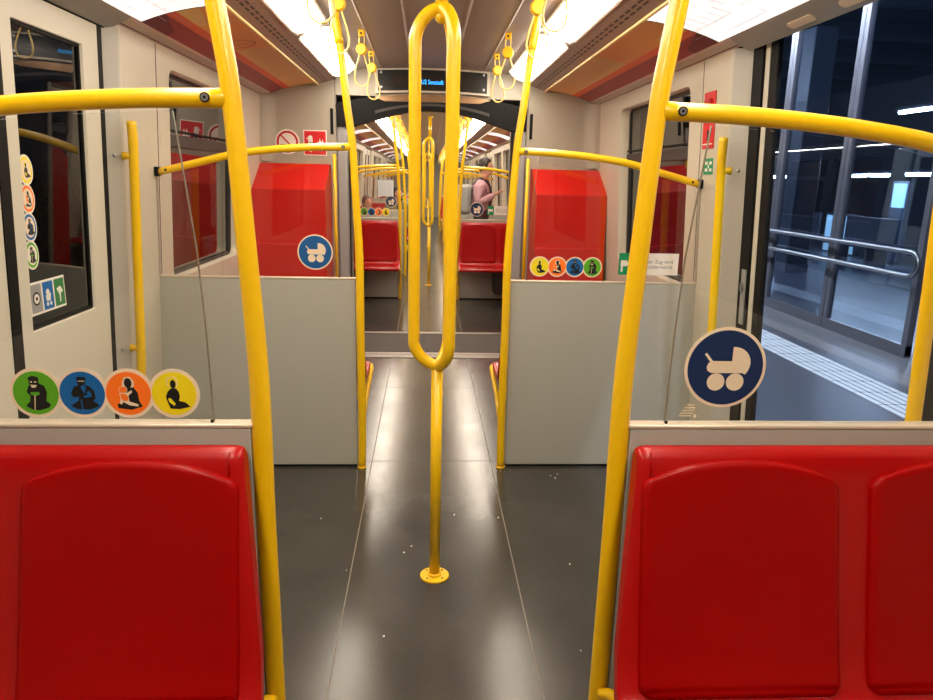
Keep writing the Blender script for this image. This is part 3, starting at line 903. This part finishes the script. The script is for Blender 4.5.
# --- central triple pole
def make_center():
    t = empty('centre_pole', (0, 0, 0))
    mb(YEL).tube([(0, 0, .004), (0, 0, .86)], .0205, 20).build('lower_pole', t)
    mb(YEL).tube([(0, 0, 2.005), (0, 0, 2.30)], .0205, 20).ball((0, 0, 2.0), .0215).build('upper_pole', t)
    R = .084
    for a in (180, 62, -62):
        c, s = math.cos(math.radians(a)), math.sin(math.radians(a))
        pr = [(0, .845), (.018, .850), (.045, .866), (.070, .893), (.083, .925), (R, .965), (R, 1.2), (R, 1.5), (R, 1.75), (R, 1.885), (.083, 1.935), (.070, 1.975), (.047, 2.005), (.02, 2.021), (0, 2.024)]
        mb(YEL).tube(smooth_path([(r_*c, r_*s, z) for r_, z in pr], 4), .0205, 18).build('grip_bar', t)
    d = mb(YEL).tube([(0, 0, 0), (0, 0, .006), (0, 0, .008)], [.056, .056, .053], 32).build('foot_plate', t)
    mb(YEL).tube([(0, 0, .007), (0, 0, .018)], [.027, .0215], 20).build('weld_collar', d)
    for k in range(4):
        a = PI/4+PI/2*k; mb(DRK).disc((.041*math.cos(a), .041*math.sin(a), .0085), .004, 'z', .002, 10).build('screw', d)
    mb(YEL).tube([(0, 0, 2.29), (0, 0, 2.304)], [.03, .04], 24).build('ceiling_flange', t)
    return t
cen0 = make_center()
cp = cen0; cp.location = (.004, 2.425, 0); used[id(cen0)] = 1
tag(cp, 'yellow centre pole splitting into three grip bars, standing in the door area', 'pole')

# --- hanging straps
LOOPM = mat('strap_cord', (238, 205, 120), .4)
def make_strap():
    t = empty('hanging_strap', (0, 0, 0))
    mb(YELD).box(-.018, .018, -.014, .014, -.036, 0, .005).build('mount', t)
    mb(BLK).disc((0, -.0145, -.022), .006, 'y', .003, 12).build('screw', t)
    mb(LOOPM).tube([(-.012, 0, -.03), (-.015, 0, -.05), (-.014, 0, -.09)], .0035, 8).tube([(.012, 0, -.03), (.015, 0, -.05), (.014, 0, -.09)], .0035, 8).build('short_cord', t)
    mb(YELD).tube([(0, -.016, -.105), (0, -.014, -.105), (0, .014, -.105), (0, .016, -.105)], [.025, .030, .030, .025], 24).build('disc', t)
    pts = [(-.010, 0, -.12), (-.018, 0, -.15), (-.034, 0, -.20), (-.043, 0, -.245), (-.037, 0, -.280), (-.018, 0, -.299), (0, 0, -.303), (.018, 0, -.299), (.037, 0, -.280), (.043, 0, -.245), (.034, 0, -.20), (.018, 0, -.15), (.010, 0, -.12)]
    mb(LOOPM).tube(smooth_path(pts, 4), .0042, 10).build('loop', t)
    return t
str0 = make_strap()
sy = [2.58, 3.20, 4.28, 4.96]
desc = ['nearest to the camera, cut by the top edge', 'beside the far curved pole', 'third from the camera', 'furthest, next to the display']
for sd, nm in ((-1, 'left'), (1, 'right')):
    for k, y in enumerate(sy):
        o = put(str0, sd*.412, y-(.06 if sd > 0 and k else 0), 2.302, 'yellow hanging strap on the %s, %s' % (nm, desc[k]), 'hanging strap', 'hanging straps in this carriage')
        o.rotation_euler = (math.radians(random.uniform(-2, 2)), math.radians(random.uniform(-4, 4)), math.radians(random.uniform(-14, 14)))
    y = 7.2
    while y < 27:
        o = put(str0, sd*.412, y, 2.302, 'yellow hanging strap in the %s row of the next carriage' % nm, 'hanging strap', 'hanging straps of the next carriage')
        o.rotation_euler = (0, math.radians(random.uniform(-4, 4)), math.radians(random.uniform(-20, 20)))
        y += .68

# --- door grab rails
def make_rail():
    t = empty('door_handrail', (0, 0, 0))
    X = lambda z: 1.293-.05*(z-1.0)
    zs = [.60, .70, .9, 1.2, 1.5, 1.62, 1.70]
    mb(YEL).tube(smooth_path([(X(z)+(0.004 if z in (.60, 1.70) else 0), 0, z) for z in zs], 4), .0195, 16).build('rail', t)
    for z in (.735, 1.56):
        mb(YEL).tube([(X(z), 0, z), (X(z)+.020, -.003, z), (X(z)+.042, -.006, z)], [.013, .013, .019], 14).build('standoff', t)
        mb(STEEL).ball((wx(z)+.012, -.045, z), .008, 1, 1, 1, 10, 6).build('screw', t)
    return t
rail0 = make_rail()
def rail(y, sd, face, label):
    o = place(rail0, y, 1); o.scale = (sd, face, 1); tag(o, label, 'handrail')
rail(3.105, -1, 1, 'yellow vertical handrail on the wall beyond the closed left door')
rail(3.135, 1, 1, 'yellow vertical handrail on the wall between the open doorway and the far right seats')
rail(1.745, 1, -1, 'yellow vertical handrail at the near edge of the open doorway, at the right picture edge')

# --- things on the end wall
for sd, nm in ((-1, 'left'), (1, 'right')):
    # tall red cabinet
    t = empty('red_cabinet', (0, 0, 0)); tag(t, 'tall red box with a sloping top on the end wall, %s of the passage' % nm, 'cabinet')
    def cab(t, f):
        P = [(0, .03), (-.395, .03), (-.395, .995), (-.375, 1.0), (-.375, 1.392), (-.095, 1.583), (0, 1.583)]
        mb(REDC).prism([(f(y), z) for y, z in P], 'x', sd*.785, sd*1.322).build('body', t)
        mb(TRED).prism([(f(-.3765), 1.390), (f(-.3765), 1.394), (f(-.374), 1.394), (f(-.374), 1.390)], 'x', sd*.785, sd*1.322).build('lid_joint', t)
        mb(TRED).prism([(f(-.3965), .70), (f(-.3965), .703), (f(-.394), .703), (f(-.394), .70)], 'x', sd*.785, sd*1.322).build('door_joint', t)
    cab(t, lambda y: 5.695+y)
    t = empty('red_cabinet', (0, 0, 0)); tag(t, 'tall red box just beyond the passage in the next carriage, %s side' % nm, 'cabinet')
    cab(t, lambda y: 6.865-y)
    bcor = mb(ENDW); rr_ = .12
    bcor.prism([(0, 5.70), (0, 5.70-rr_)]+[(-rr_+rr_*math.cos(a), 5.70-rr_+rr_*math.sin(a)) for a in [PI/2*i/8 for i in range(1, 9)]], 'z', 1.60, 2.085)
    stop(bcor.build('wall_end', xf=leaner(sd)))
    # slim yellow pole on the end wall
    t = empty('wall_grab_rail', (sd*.752, 5.63, 0)); tag(t, 'slim yellow vertical rail on the end wall, %s of the passage' % nm, 'handrail')
    mb(YEL).tube([(0, 0, .55), (0, 0, 1.66)], .014, 12).build('rail', t)
    for z in (.60, 1.62): mb(YEL).tube([(0, 0, z), (0, .066, z)], .010, 10).build('standoff', t)
# no smoking sign
t = empty('no_smoking_sign', (-1.117, 5.696, 1.745)); tag(t, 'round red and white no smoking sign on the end wall', 'sign')
mb(WHT).prism(ell(0, 0, .094, .094, 40), 'y', -.002, 0).build('backing', t)
b = mb(TRED)
n = 40
for i in range(n):
    a, c = 2*PI*i/n, 2*PI*(i+1)/n
    b.prism([(.066*math.cos(a), .066*math.sin(a)), (.082*math.cos(a), .082*math.sin(a)), (.082*math.cos(c), .082*math.sin(c)), (.066*math.cos(c), .066*math.sin(c))], 'y', -.0035, -.002)
b.prism([(-.052, .060), (-.060, .052), (.052, -.060), (.060, -.052)], 'y', -.0042, -.002)
b.build('red_ring', t)
b = mb(INK).box(-.055, .035, -.003, -.002, -.030, -.018); b.use(ORG).box(.036, .05, -.003, -.002, -.030, -.018)
b.build('cigarette', t)
# extinguisher sign
t = empty('fire_sign', (-.905, 5.696, 1.742)); tag(t, 'square red sign with white extinguisher and flame on the end wall', 'sign')
mb(WHT).box(-.09, .09, -.002, 0, -.095, .095, .001).build('backing', t)
f_ = mb(SREDM).box(-.082, .082, -.003, -.002, -.087, .087).build('red_field', t)
b = mb(WHT); b.prism(ell(-.035, -.03, .022, .04, 16), 'y', -.004, -.003); b.box(-.052, -.018, -.004, -.003, -.03, .03); b.prism([(-.05, .03), (-.02, .03), (-.02, .045), (-.03, .055), (-.045, .052), (-.066, .03), (-.062, .024), (-.045, .044)], 'y', -.0041, -.003)
b.prism([(.02, -.06), (.06, -.06), (.07, -.02), (.058, .03), (.048, .0), (.036, .035), (.03, .0), (.018, .01), (.012, -.03)], 'y', -.004, -.003)
b.build('symbols', t)

# --- emergency plate and exit sticker on the right wall
t = empty('emergency_plate', (0, 0, 0)); tag(t, 'red emergency handle plate on the wall beside the open doorway', 'emergency plate')
mb(SREDM).box(-.006, 0, 3.345, 3.480, 1.665, 1.923, .003).build('plate', t, xf=leaner(1))
mb(TRED).box(-.020, -.006, 3.378, 3.448, 1.865, 1.89, .004).build('handle', t, xf=leaner(1))
b = mb(INK).box(-.0075, -.006, 3.405, 3.420, 1.70, 1.735); b.prism([(3.397, 1.735), (3.428, 1.735), (3.4125, 1.755)], 'x', -.0075, -.006)
b.use(WHT).box(-.0075, -.006, 3.355, 3.470, 1.683, 1.688)
b.build('arrow_print', t, xf=leaner(1))
t = empty('exit_sticker', (0, 0, 0)); tag(t, 'small green square sticker with white marks below the red plate', 'sticker')
mb(SGREEN).box(-.002, 0, 3.345, 3.455, 1.545, 1.62).build('field', t, xf=leaner(1))
b = mb(WHT)
for (y_, z_) in ((3.37, 1.598), (3.42, 1.598), (3.37, 1.566), (3.42, 1.566)): b.box(-.003, -.002, y_-.014, y_+.014, z_-.007, z_+.007)
b.box(-.003, -.002, 3.387, 3.403, 1.575, 1.59)
b.build('symbol', t, xf=leaner(1))

# --- stickers on the left door pane
def door_sticker(name, label, cy, cz, m, fg, k):
    t = empty(name, (-1.388+.05*(cz-1.0), cy, cz), PI/2); tag(t, label, 'sticker')
    # local x -> world y, local y -> -x ; front is local -y = +x world
    mb(WHT).prism(ell(0, 0, .043, .050, 28), 'y', -.0008, 0).build('backing', t)
    r_ = mb(m).prism(ell(0, 0, .037, .043, 28), 'y', -.0014, -.0008).build('ring', t)
    mb(CREAM if k != 3 else WHT).prism(ell(0, 0, .029, .034, 28), 'y', -.0018, -.0014).build('field', r_)
    b = MB(); fg(b, -.0018, (0, 0), .034); b.build('figure', r_)
for k, (m, nm, fg) in enumerate(((YLP, 'yellow', fig_pregnant), (ORG, 'orange', fig_mother), (BLU, 'blue', fig_arm), (GRN, 'green', fig_elder))):
    door_sticker('round_sticker', 'round %s ringed sticker on the left door pane' % nm, 2.460, 1.495-.0935*k, m, fg, k)
t = empty('notice_strip', (-1.388+.05*.06, 2.547, 1.060), PI/2); tag(t, 'strip of three square notices at the bottom of the left door pane', 'sticker')
mb(WHT).box(-.118, .118, -.0008, 0, -.054, .060).build('backing', t)
for k, (m, x) in enumerate(((GRYP, -.078), (BLU, 0), (mat('notice_green', (40, 120, 60), .5), .078))):
    q = mb(m).box(x-.034, x+.034, -.0014, -.0008, -.046, .052).build('square', t)
    b = MB()
    if k == 0: layer(b, INK, ell(0, 0, .7, .7, 24), -.0014, (x, .002), .034); layer(b, WHT, ell(0, 0, .5, .5, 24), -.0018, (x, .002), .034); layer(b, INK, ell(0, 0, .2, .2), -.0022, (x, .002), .034)
    elif k == 1: layer(b, WHT, ell(-.1, .45, .35, .3), -.0014, (x, 0), .034); layer(b, WHT, [(-.6, .1), (.5, .3), (.3, -.5), (-.4, -.5)], -.0015, (x, 0), .034); layer(b, WHT, ell(-.3, -.8, .22, .22), -.0014, (x, 0), .034); layer(b, WHT, ell(.35, -.8, .22, .22), -.0014, (x, 0), .034)
    else: layer(b, WHT, [(-.6, .5), (.2, .7), (.7, .1), (-.1, -.2)], -.0014, (x, 0), .034); layer(b, WHT, [(-.1, 0), (.2, 0), (.1, -1), (-.1, -1)], -.0015, (x, 0), .034)
    b.build('symbol', q)

# ------------------------------------------------------------------ next carriage fittings
for vi, (a, c) in enumerate(VEST[1:]):
    far = ('in the next carriage by the first doors', 'deep in the next carriage', 'deep in the next carriage')[vi]
    for j, y in enumerate((a, c)):
        for sd, nm in ((-1, 'left'), (1, 'right')):
            grp = None if vi == 0 else 'far fittings deep in the next carriage'
            jj = ('near', 'far')[j] if vi == 0 else 'either'
            nx = 'grey partition %s, %s row on the %s' % (far, jj, nm) if vi == 0 else 'grey partition %s on the %s' % (far, nm)
            p = place(part0, y, sd); tag(p, nx, 'partition', 'partitions deep in the next carriage' if vi else None)
            q = place(pole0, y-.03, sd); tag(q, nx.replace('grey partition', 'yellow curved pole'), 'grab pole', 'curved poles deep in the next carriage' if vi else None)
            o = bench(y, sd, j == 0, nx.replace('grey partition', 'red double seat'), 'seats deep in the next carriage' if vi else None)
            if vi < 2:
                z = 1.075
                gg = 'stickers deep in the next carriage' if vi else None
                if (sd < 0) == (j == 0): put(pr0[sd > 0], sd*.675, y-G, z, nx.replace('grey partition', 'round stickers').replace('by the first doors, ', ''), 'sticker', gg)
                else: put(st0, sd*.585, y-G, 1.13, nx.replace('grey partition', 'blue pram sticker'), 'sticker', gg)
                if sd > 0 and j == 0: cctv_sticker(.86, y-G, 1.12, nx.replace('grey partition', 'camera notice'), gg)
    o = put(cen0, 0, (a+c)/2+.05, 0, 'yellow triple centre pole ' + far, 'pole', 'centre poles deep in the next carriage' if vi else None)
for sd, nm in ((-1, 'left'), (1, 'right')):
    for k, y in enumerate((12.86, 18.7)):
        for f_ in (True, False):
            bench(y, sd, f_, 'red double seat in the far bays of the next carriage, %s side' % nm, 'seats in the far bays')

# pale lined board painting in a reflection on the next carriage's far left glass
REFLS = mat('reflection_sheet_grey', (205, 208, 212), .5)
t = empty('reflection_board', (-.665, 10.975, 1.33)); tag(t, 'pale lined sheet standing in for a reflection on the glass in the next carriage, far left', 'map')
mb(REFLS).box(-.12, .12, -.002, 0, -.12, .12).build('sheet', t)
b = mb(LINEM)
for k in range(5): b.box(-.10+.045*k, -.096+.045*k, -.0026, -.002, -.1, .1)
for k in range(3): b.box(-.11, .11, -.0026, -.002, -.08+.07*k, -.076+.07*k)
b.build('reflection_lines', t)

# ------------------------------------------------------------------ people
SKIN = mat('skin', (205, 150, 122), .55); HAIRD = mat('hair_dark', (38, 28, 24), .6); HAIRG = mat('hair_grey', (110, 98, 88), .7)
JACK = mat('jacket_mauve', (186, 142, 152), .8, noise=.15, nscale=30); TROU = mat('trousers_dark', (38, 38, 46), .8); PACK = mat('rucksack_grey', (150, 152, 150), .7)
COATD = mat('coat_dark', (40, 42, 48), .8); SHIRT = mat('shirt_olive', (120, 110, 70), .8); SHOE = mat('shoe_black', (20, 20, 20), .6)
def skinned(name, verts, edges, radii, m, parent, sub=2):
    me = bpy.data.meshes.new(name); me.from_pydata(verts, edges, []); me.materials.append(m)
    o = bpy.data.objects.new(name, me); COL.objects.link(o); o.parent = parent
    o.modifiers.new('Skin', 'SKIN').use_smooth_shade = True
    for i, r_ in enumerate(radii):
        me.skin_vertices[0].data[i].radius = r_ if isinstance(r_, tuple) else (r_, r_)
    me.skin_vertices[0].data[0].use_root = True
    s_ = o.modifiers.new('Subdivision', 'SUBSURF'); s_.levels = sub; s_.render_levels = sub
    return o
def head(parent, c, hair, turn=0, long=False, body=None):
    """face looks along -Y before turning; face features as one small mesh"""
    R = Matrix.Rotation(turn, 3, 'Z'); C = Vector(c)
    def W(v): return C+R@Vector(v)
    b = mb(SKIN)
    b.ball((0, 0, 0), .1, .76, .92, 1.12, 20, 16)
    b.ball((0, -.03, -.06), .06, .9, .95, .95)
    b.ball((0, -.098, -.012), .018, .7, 1.0, 1.4)          # nose
    for sx in (-1, 1): b.ball((sx*.077, .005, -.005), .022, .4, .8, 1.3)
    b.tube([(0, .015, -.16), (0, .01, -.06)], .05, 14)
    b.use(INK)
    for sx in (-1, 1): b.ball((sx*.030, -.084, .012), .009, 1.2, .6, .7)
    b.use(mat('lips', (160, 80, 76), .5) if 'lips' not in bpy.data.materials else bpy.data.materials['lips']).ball((0, -.090, -.055), .018, 1.2, .4, .35)
    for v in b.bm.verts: v.co = W(v.co)
    b.build('head', parent)
    h = mb(hair)
    h.ball((0, .018, .028), .1, .86, 1.0, 1.10, 20, 14)
    if long: h.ball((0, .05, -.08), .1, .85, .62, 1.35); h.ball((.06, .0, -.07), .05, .6, .9, 2.0); h.ball((-.06, .0, -.07), .05, .6, .9, 2.0)
    for v in h.bm.verts:
        q = v.co.copy()
        if not long or q.z > -.02:
            if q.y < -.055 and q.z < .065: q.y = -.055+(.02 if q.z < .03 else 0)   # hairline
        v.co = W(q)
    h.build('hair', parent)
def hand(parent, wrist, d, up, m=SKIN, curl=.6):
    W_ = Vector(wrist); d = Vector(d).normalized(); up = Vector(up).normalized(); s_ = d.cross(up).normalized()
    verts = [W_, W_+d*.05, W_+d*.09]; edges = [(0, 1), (1, 2)]; rad = [(.022, .018), (.036, .016), (.036, .014)]
    for k, (off, L_) in enumerate(((-.030, .065), (-.010, .075), (.010, .070), (.030, .055))):
        base = len(verts); verts += [W_+d*.095+s_*off, W_+d*(.095+L_*.5)+s_*off-up*L_*.25*curl, W_+d*(.095+L_*.8)+s_*off-up*L_*.7*curl]
        edges += [(2, base), (base, base+1), (base+1, base+2)]; rad += [.009, .0085, .007]
    base = len(verts); verts += [W_+d*.045-s_*.04, W_+d*.08-s_*.055-up*.02]; edges += [(1, base), (base, base+1)]; rad += [.011, .009]
    return skinned('hand', [tuple(v) for v in verts], edges, rad, m, parent, 1)

def standing_person():
    t = empty('person', (.72, 9.9, 0)); tag(t, 'person standing in the next carriage in a mauve jacket with a grey rucksack', 'person')
    # body faces +x (towards the right window), slightly towards the camera
    V = [(0, 0, .95), (.01, 0, 1.12), (.0, 0, 1.32), (0, 0, 1.45), (.02, 0, 1.53),
         (0, -.10, .90), (.02, -.10, .50), (0, -.10, .09), (.12, -.10, .04),
         (0, .10, .90), (.0, .10, .50), (-.02, .10, .09), (.10, .10, .04)]
    E_ = [(0, 1), (1, 2), (2, 3), (3, 4), (0, 5), (5, 6), (6, 7), (7, 8), (0, 9), (9, 10), (10, 11), (11, 12)]
    R_ = [(.13, .15), (.13, .14), (.13, .17), (.10, .13), .05, .085, .06, .045, .035, .085, .06, .045, .035]
    skinned('body', V, E_, R_, TROU, t)
    V = [(0, 0, 1.0), (0, 0, 1.15), (.0, 0, 1.32), (0, 0, 1.43), (.0, -.17, 1.41), (-.02, -.24, 1.18), (.12, -.20, 1.24), (.19, -.14, 1.29),
         (.0, .17, 1.41), (.0, .23, 1.16), (.12, .16, 1.10), (.015, 0, 1.49)]
    E_ = [(0, 1), (1, 2), (2, 3), (3, 4), (4, 5), (5, 6), (6, 7), (3, 8), (8, 9), (9, 10), (3, 11)]
    R_ = [(.15, .165), (.145, .16), (.145, .18), (.12, .14), .075, .058, .05, .042, .075, .056, .046, .065]
    skinned('jacket', V, E_, R_, JACK, t)
    hand(t, (.19, -.14, 1.29), (.75, .1, .45), (.3, .2, 1)); hand(t, (.12, .16, 1.10), (.6, -.1, -.3), (0, 0, 1))
    head(t, (.055, 0, 1.655), HAIRD, turn=math.radians(82))
    b = mb(PACK).box(-.34, -.13, -.15, .15, 1.02, 1.42, .05, 3); b.build('rucksack', t)
    b = mb(SHOE)
    for y_, x_ in ((-.10, .06), (.10, .04)): b.box(x_-.12, x_+.14, y_-.045, y_+.045, 0, .075, .025, 3)
    b.build('shoes', t)
    t.rotation_euler = (0, 0, math.radians(-12))
def seated_person(loc, face, hair, top, label, drop=0, long=False, turn=0):
    t = empty('person', loc, face); tag(t, label, 'person')
    # faces -Y locally; hip at z .55
    V = [(0, 0, .56), (0, 0, .75), (0, -.01, .92-drop), (0, -.02, 1.0-drop), (.10, -.05, .55), (.11, -.42, .53), (.11, -.42, .12), (.11, -.52, .05),
         (-.10, -.05, .55), (-.11, -.42, .53), (-.11, -.42, .12), (-.11, -.52, .05)]
    E_ = [(0, 1), (1, 2), (2, 3), (0, 4), (4, 5), (5, 6), (6, 7), (0, 8), (8, 9), (9, 10), (10, 11)]
    R_ = [(.15, .12), (.14, .11), (.12, .10), .05, .085, .065, .05, .035, .085, .065, .05, .035]
    skinned('body', V, E_, R_, TROU, t)
    V = [(0, 0, .60), (0, 0, .78), (0, -.01, .93-drop), (.17, -.01, .93-drop), (.22, -.08, .70), (.12, -.28, .64), (-.17, -.01, .93-drop), (-.22, -.08, .70), (-.12, -.28, .64), (0, -.015, 1.0-drop)]
    E_ = [(0, 1), (1, 2), (2, 3), (3, 4), (4, 5), (2, 6), (6, 7), (7, 8), (2, 9)]
    R_ = [(.17, .13), (.165, .13), (.15, .12), .07, .055, .042, .07, .055, .042, .065]
    skinned('jacket', V, E_, R_, top, t)
    hand(t, (.12, -.28, .64), (-.3, -1, -.3), (0, 0, 1)); hand(t, (-.12, -.28, .64), (.3, -1, -.3), (0, 0, 1))
    head(t, (0, -.05, 1.135-drop), hair, turn=turn, long=long)
standing_person()
seated_person((-1.08, 12.72, 0), 0, HAIRG, COATD, 'seated person with short grey hair at the far left, looking down', drop=.09, turn=math.radians(35))
seated_person((-.545, 12.58, 0), 0, HAIRD, SHIRT, 'seated person with long dark hair beside the yellow pole in the next carriage', drop=-.08, long=True, turn=math.radians(30))

# ------------------------------------------------------------------ litter on the floor
b = mb(mat('paper_scrap', (205, 200, 190), .8))
rnd = random.Random(11)
for (x, y) in ((.10, 2.93), (-.09, 2.65), (-.12, 2.60), (-.34, 2.47), (-.17, 2.06), (.62, 3.36), (.66, 3.38), (.64, 3.33), (.48, 1.97), (.3, 2.9), (.55, 2.5), (-.5, 2.9), (.0, 1.6)):
    s_ = rnd.uniform(.0025, .006); a = rnd.uniform(0, PI)
    b.prism([(x+s_*math.cos(a+q*PI/2.5)*rnd.uniform(.6, 1), y+s_*math.sin(a+q*PI/2.5)) for q in range(5)], 'z', .0006, .002)
o = b.build('paper_scraps'); tag(o, 'tiny pale paper crumbs scattered on the dark floor', 'litter', None, 'stuff')

# ------------------------------------------------------------------ platform outside the open door
PLAT = mat('platform_paving', (66, 73, 88), .32, noise=.05, nscale=2.5)
PLAT2 = mat('platform_light_band', (112, 110, 114), .35, noise=.1, nscale=3)
TAC = mat('tactile_white', (214, 220, 226), .5); ALU = mat('door_aluminium', (122, 120, 128), .3, metal=.5)
DKB = mat('station_dark', (34, 43, 60), .5); DKC = mat('station_panel', (60, 70, 88), .4)
b = mb(PLAT).box(1.50, 3.75, -3, 24, -.10, -.012); b.use(PLAT2).box(3.75, 4.9, -3, 24, -.10, -.0118); b.use(PLAT).box(4.9, 14, -3, 24, -.1, -.012)
b.use(DKB).box(1.48, 1.52, -3, 24, -1.2, -.012)
o = stop(b.build('floor'))
t = empty('tactile_strip', (0, 0, 0)); tag(t, 'white ribbed tactile strip running along the platform', 'tactile strip')
b = mb(TAC)
for k in range(6): b.box(3.20+.068*k, 3.20+.068*k+.050, -2, 22, -.012, -.007)
b.build('ribs', t)
b = mb(DRK)
for k in range(80): b.box(3.20, 3.59, -2+.3*k, -2+.3*k+.008, -.0118, -.0066)
b.build('joints', t)
# sliding glass doors along the platform, with pillars
def pane_mod(y0, y1, label, bar=None, tall=True):
    t = empty('platform_door', (4.38, 0, 0)); tag(t, label, 'glass door')
    b = mb(ALU)
    b.box(-.034, .034, y0, y1, -.012, .10).box(-.03, .03, y0, y0+.07, 0, 3.4, .004).box(-.03, .03, y1-.07, y1, 0, 3.4, .004)
    b.build('frame', t)
    mb(PGLASS).box(-.005, .005, y0+.08, y1-.08, .09, 3.35).build('pane', t)
    return t
names = ['nearest the doorway edge', 'left of the bar end', 'behind the steel bar', 'behind the far part of the steel bar']
ys = [5.98, 7.38, 8.78, 10.18, 11.58]
for k in range(4): pane_mod(ys[k]+.005, ys[k+1]-.005, 'glass platform door with aluminium frame, %s' % ['end of the steel bar', 'second one along the steel bar', 'third one along the steel bar', 'furthest one seen'][k])
pane_mod(4.50, 5.86, 'glass platform panel with aluminium frame just right of the steel bar end')
pane_mod(3.10, 4.48, 'glass platform panel with aluminium frame behind the right yellow pole')
t = empty('push_bar', (4.26, 0, 0)); tag(t, 'long looped stainless steel bar across the glass doors on the platform', 'rail')
pts = [(0, 11.4, .955), (0, 9, .955), (0, 6.10, .955)]
pts += [(0, 6.00-.108*math.sin(a), .8475+.1075*math.cos(a)) for a in [PI*i/10 for i in range(11)]]
pts += [(0, 6.10, .74), (0, 9, .74), (0, 11.4, .74)]
mb(STEEL).tube(pts, .023, 14).build('bar', t)
b = mb(ALU)
for y in (6.4, 7.38, 8.78, 10.18):
    for z in (.955, .74): b.tube([(0, y, z), (.09, y, z)], .009, 8)
b.build('standoffs', t)
# hall behind the glass
b = mb(DKB).box(13.2, 13.4, -3, 24, -.1, 5).box(1.5, 13.4, 23.8, 24, -.1, 5).box(1.5, 13.4, -3.2, -3, -.1, 5)
stop(b.build('wall_station'))
b = mb(DKB).box(1.7, 13.4, -3, 24, 4.7, 4.8)
for k in range(9): b.use(DKC).box(4.6, 13.2, -1+2.6*k, -.8+2.6*k, 4.4, 4.7)
stop(b.build('ceiling_station'))
for k, y in enumerate((8.1, 12.4, 17.4)):
    t = empty('station_column', (6.6, y, 0)); tag(t, 'dark square column in the hall behind the platform glass', 'column', 'hall columns')
    mb(DKC).box(-.2, .2, -.2, .2, 0, 4.1, .02).build('shaft', t); mb(ALU).box(-.21, .21, -.21, .21, 0, .15).build('base', t)
for k in range(5):
    t = empty('station_bench', (8.3, 8+2.6*k, 0)); tag(t, 'dark bench in the hall behind the platform glass', 'bench', 'hall benches')
    mb(DKC).box(-.25, .25, -.8, .8, .40, .46, .01).box(.20, .25, -.8, .8, .46, .95, .01).build('seat', t)
    for y in (-.6, .6): mb(ALU).box(-.2, .2, y-.03, y+.03, 0, .40).build('leg', t)
TUBE = mat('fluorescent_cool', (205, 228, 255), .5, emit=90)
TUBEP = mat('fluorescent_platform', (215, 232, 255), .5, emit=260)
def tube_lamp(x, y0, y1, z, label, group, along='y', m=TUBE, L=None):
    t = empty('fluorescent_lamp', (x, (y0+y1)/2, z)); h = (y1-y0)/2
    tag(t, label, 'lamp', group)
    mb(DKC).box(-.07, .07, -h-.03, h+.03, .02, .07).build('housing', t)
    mb(m).tube([(0, -h, 0), (0, h, 0)], .04, 10).build('tube', t)
for k, (a, c) in enumerate(((17.5, 18.3), (16.25, 16.95), (14.4, 15.0), (13.65, 14.25), (12.3, 13.1), (11.2, 12.0))):
    tube_lamp(9, a, c, 1.73+.01*k, 'cool white tube lamp low in the hall behind the platform glass', 'hall tube lamps')
tube_lamp(9, 12.7, 13.6, 2.92, 'large cool white tube lamp high in the hall at the right edge', None)
for k in range(9):
    tube_lamp(2.1, -2+2.9*k, -.3+2.9*k, 4.3, 'cool white tube lamp above the platform', 'platform tube lamps', m=TUBEP)
SCR = mat('lit_panel_blue', (150, 195, 225), .5, emit=.8)
for (y0, y1, z0, z1, nm) in ((15.4, 16.6, .0, .85, 'lit pale blue screen low in the hall'), (14.6, 14.9, .1, .7, 'narrow lit pale screen low in the hall'), (13.9, 14.3, 1.1, 1.6, 'small lit pale screen at eye height in the hall')):
    t = empty('lit_panel', (9.6, (y0+y1)/2, 0)); tag(t, nm+' behind the platform glass', 'panel')
    mb(DKC).box(.0, .1, -(y1-y0)/2-.05, (y1-y0)/2+.05, 0, z1+.05).build('casing', t)
    mb(SCR).box(-.01, 0, -(y1-y0)/2, (y1-y0)/2, z0+.02, z1).build('screen', t)
# dark tunnel wall on the left
b = mb(mat('tunnel_concrete', (40, 38, 36), .8)).box(-2.6, -2.5, -3, 30, -1, 4); stop(b.build('wall_tunnel'))

# ------------------------------------------------------------------ world, camera
w = bpy.data.worlds.new('World'); SC.world = w; w.use_nodes = True
w.node_tree.nodes['Background'].inputs[0].default_value = (.02, .03, .045, 1)
w.node_tree.nodes['Background'].inputs[1].default_value = .8

pitch, yaw, roll, F = .2406, .0606, .0231, 698.54
fw = Vector((math.sin(yaw)*math.cos(pitch), math.cos(yaw)*math.cos(pitch), -math.sin(pitch)))
r = fw.cross(Vector((0, 0, 1))).normalized(); u = r.cross(fw)
r2 = r*math.cos(roll)+u*math.sin(roll); u2 = -r*math.sin(roll)+u*math.cos(roll)
M = Matrix((r2, u2, -fw)).transposed().to_4x4(); M.translation = Vector((-.0389, 0, 1.5))
cd = bpy.data.cameras.new('camera'); cam = bpy.data.objects.new('camera', cd); COL.objects.link(cam)
cam.matrix_world = M; cd.sensor_fit = 'HORIZONTAL'; cd.sensor_width = 36; cd.lens = F/933*36; cd.clip_start = .02; cd.clip_end = 200
SC.camera = cam
SC.view_settings.view_transform = 'Standard'; SC.view_settings.look = 'None'; SC.view_settings.gamma = 1
SC.view_settings.use_curve_mapping = False
SC.view_settings.exposure = .08
try:
    SC.cycles.use_denoising = True; SC.cycles.max_bounces = 8; SC.cycles.transparent_max_bounces = 24
    SC.cycles.sample_clamp_indirect = 6
except Exception: pass
